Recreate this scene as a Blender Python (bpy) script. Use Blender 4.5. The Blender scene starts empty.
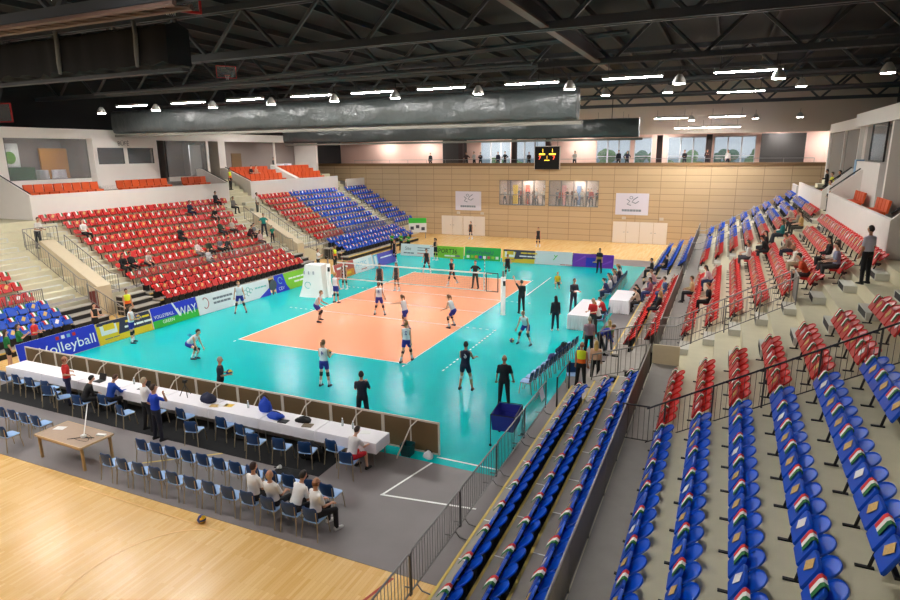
import bpy, math, random
from math import sin, cos, pi, radians as R
from mathutils import Vector as V, Matrix as M4
random.seed(7)
C = bpy.context.scene.collection
# ---------------------------------------------------------------- materials
def mat(name, col, rough=.6, metal=0., var=.0, scale=6., bump=0., alpha=None, emit=None, spec=.5, coat=0):
    m = bpy.data.materials.new(name); m.use_nodes = True
    nt = m.node_tree; b = nt.nodes['Principled BSDF']
    b.inputs['Base Color'].default_value = (*col, 1)
    b.inputs['Roughness'].default_value = rough
    b.inputs['Metallic'].default_value = metal
    b.inputs['Specular IOR Level'].default_value = spec
    if coat: b.inputs['Coat Weight'].default_value = coat
    if alpha is not None: b.inputs['Alpha'].default_value = alpha
    if emit:
        b.inputs['Emission Color'].default_value = (*emit[:3], 1); b.inputs['Emission Strength'].default_value = emit[3]
    if var or bump:
        tc = nt.nodes.new('ShaderNodeTexCoord'); n = nt.nodes.new('ShaderNodeTexNoise')
        n.inputs['Scale'].default_value = scale; n.inputs['Detail'].default_value = 4
        nt.links.new(tc.outputs['Object'], n.inputs['Vector'])
        if var:
            mx = nt.nodes.new('ShaderNodeMix'); mx.data_type = 'RGBA'
            mx.inputs['A'].default_value = (*[max(0, c*(1-var)) for c in col], 1)
            mx.inputs['B'].default_value = (*[min(1, c*(1+var)) for c in col], 1)
            nt.links.new(n.outputs['Fac'], mx.inputs['Factor']); nt.links.new(mx.outputs['Result'], b.inputs['Base Color'])
        if bump:
            bp = nt.nodes.new('ShaderNodeBump'); bp.inputs['Strength'].default_value = bump; bp.inputs['Distance'].default_value = .02 if bump < .9 else .12
            nt.links.new(n.outputs['Fac'], bp.inputs['Height']); nt.links.new(bp.outputs['Normal'], b.inputs['Normal'])
    return m
def s2l(r, g, b):
    return tuple((c/255/12.92 if c/255 <= .04045 else ((c/255+.055)/1.055)**2.4) for c in (r, g, b))
def brickmat(name, c1, c2, mortar, bw, bh, axis='XZ', msize=.012, rough=.5, off=.5, squash=1, noise=.0):
    m = bpy.data.materials.new(name); m.use_nodes = True; nt = m.node_tree; b = nt.nodes['Principled BSDF']
    b.inputs['Roughness'].default_value = rough
    tc = nt.nodes.new('ShaderNodeTexCoord'); sx = nt.nodes.new('ShaderNodeSeparateXYZ'); cb = nt.nodes.new('ShaderNodeCombineXYZ')
    nt.links.new(tc.outputs['Object'], sx.inputs[0])
    nt.links.new(sx.outputs[axis[0]], cb.inputs['X']); nt.links.new(sx.outputs[axis[1]], cb.inputs['Y'])
    br = nt.nodes.new('ShaderNodeTexBrick'); br.offset = off; br.squash = squash
    br.inputs['Color1'].default_value = (*c1, 1); br.inputs['Color2'].default_value = (*c2, 1); br.inputs['Mortar'].default_value = (*mortar, 1)
    br.inputs['Scale'].default_value = 1; br.inputs['Mortar Size'].default_value = msize
    br.inputs['Brick Width'].default_value = bw; br.inputs['Row Height'].default_value = bh; br.inputs['Bias'].default_value = 0
    nt.links.new(cb.outputs[0], br.inputs['Vector'])
    nt.links.new(br.outputs['Color'], b.inputs['Base Color'])
    return m
K = {}
def cm(name, rgb, rough=.6, **k):
    """a cached material from an sRGB colour"""
    if name not in K: K[name] = mat(name, s2l(*rgb), rough, **k)
    return K[name]
WOOD = brickmat('sports_parquet', s2l(246,206,140), s2l(234,184,110), s2l(222,168,98), 1.3, .075, 'YX', .002, .25)
PANEL = brickmat('wall_panels', s2l(200,172,134), s2l(194,166,128), s2l(138,112,80), 2.1, .58, 'XZ', .018, .55, off=0)
TEAL = cm('teal_mat', (0,194,195), .2, var=.03, scale=.4, spec=.17)
ORANGE = cm('orange_mat', (248,168,128), .24, var=.03, scale=.5, spec=.16)
LINE = cm('white_line', (250,250,246), .3)
GREY = cm('grey_floor_cover', (126,118,118), .45, var=.12, scale=1.2)
CONC = cm('beige_concrete', (216,208,178), .7, var=.07, scale=3)
CONCG = cm('grey_concrete', (150,144,138), .75, var=.12, scale=2.5)
DECK = cm('deck_board', (168,160,150), .6, var=.12, scale=3)
DARK = cm('dark_riser', (38,36,34), .7)
WHITE = cm('white_plaster', (240,232,224), .7, var=.03, scale=2)
WHITE2 = cm('pink_plaster', (240,200,184), .7, var=.03, scale=1)
BEIGE = cm('beige_board', (214,196,164), .6, var=.05)
GREYW = cm('grey_wall', (150,142,136), .7, var=.05)
BLACK = cm('black_metal', (22,22,24), .5)
BLK2 = cm('black_fabric', (14,14,16), .9, var=.3, scale=14)
STEEL = cm('grey_steel', (150,150,150), .35, metal=.8)
GALV = cm('galvanised_rail', (128,126,124), .4, metal=.6)
ROOFM = cm('dark_roof', (20,20,22), .8)
TRUSS = cm('truss_paint', (64,66,70), .55)
RUST = cm('red_brown_beam', (112,88,80), .6)
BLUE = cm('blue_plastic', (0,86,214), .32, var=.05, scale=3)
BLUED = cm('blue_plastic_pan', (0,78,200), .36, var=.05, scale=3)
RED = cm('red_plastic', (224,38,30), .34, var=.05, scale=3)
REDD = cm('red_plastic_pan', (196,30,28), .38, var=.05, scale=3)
FR, FW, FG = cm('flag_red', (206,40,44), .7), cm('flag_white', (240,238,232), .7), cm('flag_green', (20,110,50), .7)
GOLD = cm('gold_leaflet', (212,176,104), .6, var=.25, scale=40)
PAPER = cm('white_paper', (238,236,234), .6)
YEL = cm('yellow_edge', (226,196,96), .5)
CLOTH = cm('white_tablecloth', (240,236,240), .8, var=.02)
NAVY = cm('navy_shell', (18,64,116), .4)
SEATB = cm('pale_blue_seat', (150,186,232), .4)
TUBE = cm('beige_tube', (176,158,128), .4, metal=.3)
GLASS = mat('dark_glass', (.30,.31,.32), .06, alpha=.32, spec=.6)
WGLASS = mat('window_glass', (.8,.85,.85), .03, alpha=.12)
# ---------------------------------------------------------------- mesh building
class MB:
    def __init__(s): s.v, s.f, s.m, s.sm = [], [], [], []
    def add(s, vs, fs, m=0, sm=False):
        o = len(s.v); s.v += [tuple(x) for x in vs]
        for q in fs: s.f.append([i+o for i in q]); s.m.append(m); s.sm.append(sm)
        return s
    def box(s, c, d, m=0, rz=0, X=None):
        h = [x/2 for x in d]
        vs = [V((sx*h[0], sy*h[1], sz*h[2])) for sx in (-1,1) for sy in (-1,1) for sz in (-1,1)]
        T = X if X is not None else M4.Rotation(rz, 3, 'Z')
        return s.add([T @ v + V(c) for v in vs], [(0,1,3,2),(4,6,7,5),(0,4,5,1),(2,3,7,6),(0,2,6,4),(1,5,7,3)], m)
    def bb(s, lo, hi, m=0):
        return s.box([(a+b)/2 for a, b in zip(lo, hi)], [b-a for a, b in zip(lo, hi)], m)
    def tube(s, pts, r, n=6, m=0, cap=True, sm=True):
        pts = [V(p) for p in pts]; rs = r if isinstance(r, (list, tuple)) else [r]*len(pts)
        rings = []; up0 = None
        for i, p in enumerate(pts):
            d = (pts[min(i+1, len(pts)-1)] - pts[max(i-1, 0)]).normalized()
            if up0 is None:
                a = V((0,0,1)) if abs(d.z) < .9 else V((1,0,0)); up0 = (a - d*a.dot(d)).normalized()
            up0 = (up0 - d*up0.dot(d)).normalized(); b = d.cross(up0)
            rings.append([p + (up0*cos(2*pi*k/n) + b*sin(2*pi*k/n))*rs[i] for k in range(n)])
        return s.loft(rings, m, cap, sm)
    def loft(s, rings, m=0, cap=True, sm=True, close=True):
        n = len(rings[0]); vs = [p for r_ in rings for p in r_]; fs = []
        for i in range(len(rings)-1):
            for k in range(n if close else n-1):
                a, b = i*n+k, i*n+(k+1) % n
                fs.append((a, b, b+n, a+n))
        o = len(s.v); s.add(vs, fs, m, sm)
        if cap and close:
            s.f.append([o+k for k in range(n)][::-1]); s.m.append(m); s.sm.append(False)
            s.f.append([o+(len(rings)-1)*n+k for k in range(n)]); s.m.append(m); s.sm.append(False)
        return s
    def caps(s, p0, r0, p1, r1, n=10, m=0):
        """tapered capsule"""
        p0, p1 = V(p0), V(p1); d = p1-p0; L = d.length or 1e-4; d = d/L
        pts, rs = [], []
        for a in (-80, -50, -20): pts.append(p0 + d*r0*sin(R(a))); rs.append(r0*cos(R(a)))
        for a in (20, 50, 80): pts.append(p1 + d*r1*sin(R(a))); rs.append(r1*cos(R(a)))
        return s.tube(pts, rs, n, m)
    def ell(s, c, r, n=12, k=8, m=0, X=None, lo=-90, hi=90):
        rings = []
        for i in range(k+1):
            a = R(lo + (hi-lo)*i/k); a = max(min(a, R(89)), R(-89))
            ring = [V((r[0]*cos(a)*cos(2*pi*j/n), r[1]*cos(a)*sin(2*pi*j/n), r[2]*sin(a))) for j in range(n)]
            rings.append([((X @ p) if X is not None else p) + V(c) for p in ring])
        return s.loft(rings, m)
    def prism(s, poly, axis, a, b, m=0):
        """poly of 2D points extruded along an axis (0,1,2) between a and b; area sign does not matter"""
        def P(p, t):
            q = [0,0,0]; o = [i for i in range(3) if i != axis]
            q[o[0]], q[o[1]], q[axis] = p[0], p[1], t
            return q
        n = len(poly); vs = [P(p, a) for p in poly] + [P(p, b) for p in poly]
        fs = [(i, (i+1) % n, n+(i+1) % n, n+i) for i in range(n)] + [list(range(n))[::-1], list(range(n, 2*n))]
        return s.add(vs, fs, m)
    def mesh(s, name, mats):
        me = bpy.data.meshes.new(name); me.from_pydata(s.v, [], s.f)
        for x in (mats if isinstance(mats, (list, tuple)) else [mats]): me.materials.append(x)
        me.polygons.foreach_set('material_index', s.m); me.polygons.foreach_set('use_smooth', s.sm)
        me.validate(); me.update()
        import bmesh
        bm = bmesh.new(); bm.from_mesh(me); bmesh.ops.recalc_face_normals(bm, faces=bm.faces); bm.to_mesh(me); bm.free()
        try: me.set_sharp_from_angle(angle=R(50))
        except Exception: pass
        return me
    def build(s, name, mats, parent=None, label=None, kind=None, loc=None, rz=0):
        o = bpy.data.objects.new(name, s.mesh(name, mats)); C.objects.link(o)
        if parent is not None: o.parent = parent
        if label: o['label'] = label
        if kind: o['kind'] = kind
        if loc is not None: o.location = loc
        if rz: o.rotation_euler = (0,0,rz)
        return o
def tag(o, label, cat, group=None, kind=None):
    o['label'] = label; o['category'] = cat
    if group: o['group'] = group
    if kind: o['kind'] = kind
    return o
def thing(name, label, cat, loc=(0,0,0), rz=0, group=None):
    o = bpy.data.objects.new(name, None); C.objects.link(o); o.empty_display_size = .1
    o.location = loc; o.rotation_euler = (0,0,rz)
    return tag(o, label, cat, group)
def struct(name, mb, mats, label=None, cat=None):
    o = mb.build(name, mats, kind='structure')
    o['label'] = label or ('plain ' + name.replace('_', ' ') + ' of the sports hall'); o['category'] = cat or name.split('_')[0]
    return o
def place(o, parent=None, loc=None, rz=None, name=None):
    c = o.copy(); C.objects.link(c)
    if parent is not None: c.parent = parent
    if loc is not None: c.location = loc
    if rz is not None: c.rotation_euler = (0,0,rz)
    return c
def dup(root, loc, rz, label, group=None, skip=()):
    r = root.copy(); C.objects.link(r); r.location = loc; r.rotation_euler = (0,0,rz); r['label'] = label
    if group: r['group'] = group
    for ch in root.children:
        if ch.name.split('.')[0] in skip: continue
        c = ch.copy(); C.objects.link(c); c.parent = r
        for g in ch.children:
            d = g.copy(); C.objects.link(d); d.parent = c
    return r
def text(s, parent, loc, rot, size, m, name='lettering', sx=1, align='LEFT', ext=.004, shear=0, label=None):
    cu = bpy.data.curves.new(name, 'FONT'); cu.body = s; cu.size = size; cu.extrude = ext; cu.align_x = align; cu.shear = shear
    cu.resolution_u = 2
    cu.materials.append(m); tmp = bpy.data.objects.new('tmp', cu); me = bpy.data.meshes.new_from_object(tmp); bpy.data.objects.remove(tmp); bpy.data.curves.remove(cu)
    o = bpy.data.objects.new(name, me); C.objects.link(o)
    o.parent = parent; o.location = loc; o.rotation_euler = rot; o.scale = (sx,1,1)
    if label: o['label'] = label
    return o
ORD = 'first second third fourth fifth sixth seventh eighth ninth tenth eleventh twelfth thirteenth fourteenth fifteenth sixteenth seventeenth eighteenth nineteenth twentieth'.split()
def nth(i):
    if i < 20: return ORD[i]
    t = ['twenty', 'thirty', 'forty', 'fifty'][(i+1)//10-2]; u = (i+1) % 10
    return (t+'-'+ORD[u-1]) if u else {20:'twentieth', 30:'thirtieth', 40:'fortieth', 50:'fiftieth'}[i+1]
# ---------------------------------------------------------------- camera
FPX, CAM, YAW, PIT, ROL = 608.75, V((16.033,-30.157,8.517)), .4225, .2366, -.0100
_f = V((-sin(YAW)*cos(PIT), cos(YAW)*cos(PIT), -sin(PIT))); _r = V((cos(YAW), sin(YAW), 0)); _u = _r.cross(_f)
_r2 = _r*cos(ROL) + _u*sin(ROL); _u2 = _u*cos(ROL) - _r*sin(ROL)
cam = bpy.data.cameras.new('camera'); co = bpy.data.objects.new('camera', cam); C.objects.link(co)
cam.sensor_width = 36; cam.lens = FPX/900*36; cam.clip_end = 400
mw = M4.Identity(4)
for i in range(3): mw[i][0], mw[i][1], mw[i][2], mw[i][3] = _r2[i], _u2[i], -_f[i], CAM[i]
co.matrix_world = mw; bpy.context.scene.camera = co
def depth(p):
    """(depth, x, y) of a point in the photograph's frame"""
    d = V(p)-CAM; z = d.dot(_f)
    return (z, 450+FPX*d.dot(_r2)/z, 300-FPX*d.dot(_u2)/z) if z > .1 else (z, -9, -9)
# ---------------------------------------------------------------- stands geometry (s = +1 right, -1 left)
def bx(s, k): return (15.24+.815*k) if s > 0 else -(15.35+.81*k)      # back line of fixed row k
def fz(k): return 1.2+.46*k                                          # its floor
def tx(s, k): return (12.33+.8*k) if s > 0 else -(12.62+.8*k)        # back line of telescopic row k
def tz(k): return .3+.3*k
def rail_x(s): return 14.16 if s > 0 else -14.42
AIS = (6.1, 10.9)                                                    # the aisle, both ways from the middle
# floors
mb = MB().bb((-30,-37,-.12), (30,37,0)); fl = struct('floor', mb, WOOD, 'glossy light wooden sports floor of the hall', 'floor')
mb = MB().bb((-9.75,-16.1,0), (11.0,17.2,.012)); struct('floor_teal', mb, TEAL, 'turquoise playing mat around the orange court', 'floor')
mb = MB().bb((-4.5,-9,.012), (4.5,9,.018)); struct('floor_orange', mb, ORANGE, 'orange volleyball court in the turquoise mat', 'floor')
mb = MB().bb((-14,-20.6,.0), (14,-16.1,.008)).bb((11.0,-16.1,0), (14,17.2,.008)).bb((7,17.2,0), (14,20,.008))
struct('floor_cover', mb, GREY, 'grey protective cover between wooden floor and turquoise mat', 'floor')
mb = MB()
def ln(x0, y0, x1, y1, w=.05, z=.0205):
    d = V((x1-x0, y1-y0, 0)); L = d.length; a = math.atan2(d.y, d.x)
    mb.box(((x0+x1)/2, (y0+y1)/2, z), (L, w, .003), 0, a)
for y in (-9,9): ln(-4.53, y, 4.53, y)
for x in (-4.5,4.5): ln(x,-9,x,9)
for y in (-3,0,3): ln(-4.5,y,4.5,y)
z = .0135
for s in (-1,1):
    for y in (-3,3):
        for i in range(5): ln(s*(4.7+.35*i), y, s*(4.85+.35*i), y, .05, z)
    for q in (-1,1): ln(s*4.5, q*9.2, s*4.5, q*9.35, .05, z)
ln(5.44,4.9,5.38,10.8,.05,z)
for i in range(18): ln(6.25,-9.2+.36*i,6.25,-9.03+.36*i,.06,z)
struct('trim_1', mb, LINE, 'white boundary and attack lines of the volleyball court', 'court lines')
mb = MB(); ln(9.1,-15.75,11,-15.75,.06,.0135); ln(9.15,-15.9,8.64,-18.1,.06,.0095); ln(8.6,-18.1,11.1,-17.75,.06,.0095)
struct('trim_2', mb, LINE, 'white tape lines on the grey floor cover', 'floor lines')
mb = MB(); ln(1.5,-19.35,3.2,-18.0,.06,.0095); struct('trim_3', mb, YEL, 'yellow line on the grey floor cover', 'floor line')
mb = MB(); ln(10.45,-20.75,9.6,-24,.06,.003); struct('trim_4', mb, cm('red_line', (190,70,50), .3), 'red line on the wooden floor', 'floor line')
mb = MB(); ln(1.0,-20.9,6.0,-20.95,.05,.003)
pts = [(5.9+1.5*cos(a), -22.9+1.9*sin(a)) for a in [R(t) for t in range(100, 250, 10)]]
for a, b in zip(pts, pts[1:]): ln(*a, *b, .05, .003)
struct('trim_5', mb, cm('cream_line', (244,196,120), .3), 'pale markings on the wooden floor', 'floor line')
# walls
mb = MB().bb((-28,29.6,0), (28,30.0,3.3)).bb((-28,29.6,5.83), (28,30.0,7.2)).bb((-28,29.6,3.3), (-5.2,30,5.83)).bb((-.35,29.6,3.3), (0.0,30,5.83)).bb((4.9,29.6,3.3), (28,30,5.83)); struct('wall_far', mb, PANEL, 'tan panelled end wall of the hall', 'wall')
mb = MB().bb((-28,29.52,7.2), (28,30.0,7.5)); struct('trim_6', mb, cm('brown_coping', (128,96,62), .5), 'brown coping along the gallery edge', 'coping')
mb = MB().bb((-28,30,6.7), (28,37,6.9)); struct('floor_gallery', mb, CONCG, 'gallery floor above the end wall', 'floor')
mb = MB().bb((-28,29.6,10.0), (28,30.0,14.6)); struct('wall_far_upper', mb, cm('upper_band', (206,188,172), .7), 'beige band above the gallery opening', 'wall')
mb = MB().bb((-28,30,10.4), (28,37,10.6)); struct('ceiling_gallery', mb, GREYW, 'gallery ceiling', 'ceiling')
# gallery back wall: windows between x=-9.6 and 17.6, plaster elsewhere
WIN = [(-13.2,-11.6), (-9.4,-5.9), (-5.5,-2.0), (3.4,6.8), (7.2,8.9), (10.4,13.9), (14.6,18.2)]
mb = MB(); xs = -28; Yb = 35.2
for a, b in WIN:
    mb.bb((xs,Yb,6.9), (a,Yb+.3,10.4)); mb.bb((a,Yb,6.9), (b,Yb+.3,7.3)); mb.bb((a,Yb,9.85), (b,Yb+.3,10.4)); xs = b
mb.bb((xs,Yb,6.9), (28,Yb+.3,10.4)); struct('wall_gallery', mb, WHITE2, 'pink lit back wall of the gallery', 'wall')
for i, (a, b) in enumerate(WIN):
    w = thing('window_%d' % (i+1), '%s gallery window from the left in the end wall' % nth(i), 'window'); w['kind'] = 'structure'
    f = MB(); n = 3 if b-a > 3 else 1
    for j in range(n+1): x = a+(b-a)*j/n; f.bb((x-.07,Yb+.05,7.3), (x+.07,Yb+.2,9.85))
    f.bb((a,Yb+.05,7.3), (b,Yb+.2,7.38)).bb((a,Yb+.05,9.75), (b,Yb+.2,9.85)).bb((a,Yb+.05,8.0), (b,Yb+.2,8.06))
    f.build('frame', cm('window_frame', (226,226,230), .5), w)
    MB().bb((a,Yb+.12,7.3), (b,Yb+.13,9.85)).build('pane', WGLASS, w)
for i, x in enumerate((-11.0, -4.9, -1.2, 9.8, 14.2)):
    struct('trim_%d' % (10+i), MB().bb((x-.25,33.2,6.9), (x+.25,33.7,10.0)), cm('brown_column', (58,40,38), .6), '%s dark column from the left on the gallery' % nth(i), 'column')
struct('wall_gallery_dark', MB().bb((18.6,34.6,6.9), (22.2,35.0,10.0)), cm('dark_kiosk', (58,54,52), .6), 'dark shuttered kiosk wall on the gallery', 'wall')
struct('wall_gallery_dark_left', MB().bb((-13.8,34.6,6.9), (-11.0,35.0,10.0)), cm('dark_kiosk', (58,54,52), .6), 'dark wall beside the left gallery windows', 'wall')
struct('wall_near', MB().bb((-28,-36.4,0), (28,-36,14.6)), GREYW, 'wall behind the near gallery', 'wall')
struct('wall_left', MB().bb((-28.3,-36,0), (-28,37,14.6)), cm('dark_side_wall',(40,39,40),.8), 'side wall behind the left boxes', 'wall')
struct('wall_right', MB().bb((27.6,-36,0), (28,37,14.6)), K['dark_side_wall'], 'side wall behind the right boxes', 'wall')
struct('ceiling', MB().bb((-28.3,-36.4,14.6), (28.3,37.5,14.8)), ROOFM, 'dark roof above the trusses', 'ceiling')
# stepped concrete stands
for s in (1,-1):
    prof = [(s*27.5,0), (rail_x(s),0), (rail_x(s),fz(0))]
    for k in range(8):
        e = bx(s,k)+s*.06; prof += [(e,fz(k)), (e,fz(k+1))]
    prof += [(s*27.5, fz(8))]
    # split round the aisles so the aisle floor can carry its own stairs
    mb = MB(); mb.prism(prof, 1, -29.9, 29.55)
    struct('floor_stand_%s' % ('right' if s > 0 else 'left'), mb, CONC, 'pale concrete steps of the %s grandstand' % ('right' if s > 0 else 'left'), 'grandstand')
    # walkway surface
    a, b = sorted((rail_x(s)+s*.02, bx(s,0)-s*.25))
    struct('floor_walkway_%s' % ('right' if s > 0 else 'left'), MB().bb((a,-29.8,1.2), (b,29.5,1.206)), CONCG, 'grey walkway below the %s grandstand' % ('right' if s > 0 else 'left'), 'walkway')
    # half steps in the aisles
    st = MB()
    for y0, y1 in (((-10.9,-9.7), (-7.2,-6.1), (6.1,7.2), (9.7,10.9), (23.6,24.7)) if s > 0 else ((-11.6,-9.6), (-7.2,-6.2), (6.3,8.0), (9.9,11.8), (23.4,25.2))):
        for k in range(8):
            e = bx(s,k)+s*.06; a, b = sorted((e-s*.38, e)); st.bb((a,y0,fz(k)), (b,y1,fz(k)+.23), 0)
            f = sorted((e-s*.385, e-s*.38)); st.bb((f[0],y0+.1,fz(k)+.03), (f[1],y1-.1,fz(k)+.21), 1)
    struct('floor_stairs_%s' % ('right' if s > 0 else 'left'), st, [cm('pale_grey_step', (212,210,200), .7, var=.05), DARK if s > 0 else CONC], 'half steps of the %s grandstand stairs' % ('right' if s > 0 else 'left'), 'stairs')
# telescopic platforms: (s, y0, y1)
TEL = [(1,-29,-9.5,'near right'), (1,-6.2,6.2,'middle right'), (1,10.6,24,'far right'), (-1,-20,-11.55,'near left'), (-1,-6.3,6.2,'middle left'), (-1,11.6,24.3,'far left')]
for s, y0, y1, nm in TEL:
    t = thing('bleacher_platform', '%s telescopic platform of three grey decks carrying folding seats' % nm, 'bleacher platform', ((tx(s,0)-s*.78),0,0), 0)
    ox = t.location.x
    for k in range(1 if nm == 'middle right' else 0, 3):
        xf = tx(s,k)-s*.78; xb = tx(s,k)+s*.02 if k < 2 else rail_x(s)-s*.03
        a, b = sorted((xf-ox, xb-ox))
        d = MB().bb((a,y0,tz(k)-.06), (b,y1,tz(k)), 0)
        n = int((y1-y0)/1.5)
        for j in range(1, n+1):
            y = y0+1.5*j; a2, b2 = sorted((xf-ox+s*.03, xf-ox+s*.45)); d.bb((a2,y-.015,tz(k)), (b2,y+.015,tz(k)+.003), 1)
        d.build('deck', [DECK, LINE], t)
        e = sorted((xf-ox-s*.012, xf-ox+s*.045)); MB().bb((e[0],y0,tz(k)-.05), (e[1],y1,tz(k)+.012)).build('nosing', YEL, t)
        r_ = sorted((xf-ox+s*.02, xf-ox+s*.05)); MB().bb((r_[0],y0+.02,.01 if k == 0 else tz(k-1)), (r_[1],y1-.02,tz(k)-.06)).build('riser', DARK, t)
    for yy in (y0+.03, y1-.03):
        pl = [(tx(s,0)-s*.7-ox,.0)]+[(p-ox,q) for k in range(3) for p, q in ((tx(s,k)-s*.72,tz(k)-.07), (tx(s,k)+s*.0,tz(k)-.07))]+[(tx(s,2)-ox,0)]
        MB().prism(pl, 1, yy-.02, yy+.02).build('end_panel', DARK, t)
# floor level stairs in the aisle gaps between platforms
for s, y0, y1, nm in ((1,-9.3,-6.4,'near right'), (-1,-11.45,-9.55,'nearest left'), (-1,-8.0,-6.4,'near left'), (1,6.5,10.3,'far right'), (-1,6.4,8.0,'far left')):
    t = thing('aisle_stairs', 'dark floor level stairs in the %s aisle gap' % nm, 'stairs', (tx(s,0),(y0+y1)/2,0))
    for k in range(4):
        a, b = sorted((s*(-.55+.5*k), s*1.42)); z1 = .27*(k+1)
        MB().bb((a,-(y1-y0)/2,z1-.05), (b,(y1-y0)/2,z1)).build('tread', DECK, t)
        c, d = sorted((s*(-.5+.5*k), s*1.42)); MB().bb((c,-(y1-y0)/2+.02,z1-.26), (d,(y1-y0)/2-.02,z1-.06)).build('riser', DARK, t)

for s in (1,-1):
    st = MB()
    for y0, y1 in ((8.75,11.15),(24.4,25.8)):
        for k in range(6):
            a, b = sorted((s*(21.1+.42*k), s*24.3)); st.bb((a,y0,4.6), (b,y1,4.88+.27*(k+1)))
    struct('floor_box_stairs_%s' % ('right' if s > 0 else 'left'), st, CONC, 'concrete stairs climbing between the %s boxes' % ('right' if s > 0 else 'left'), 'stairs')
struct('floor_balcony', MB().bb((23.2,3.9,6.25), (27.0,10.4,6.9)), GREYW, 'raised floor behind the right box balcony', 'floor')
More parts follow.
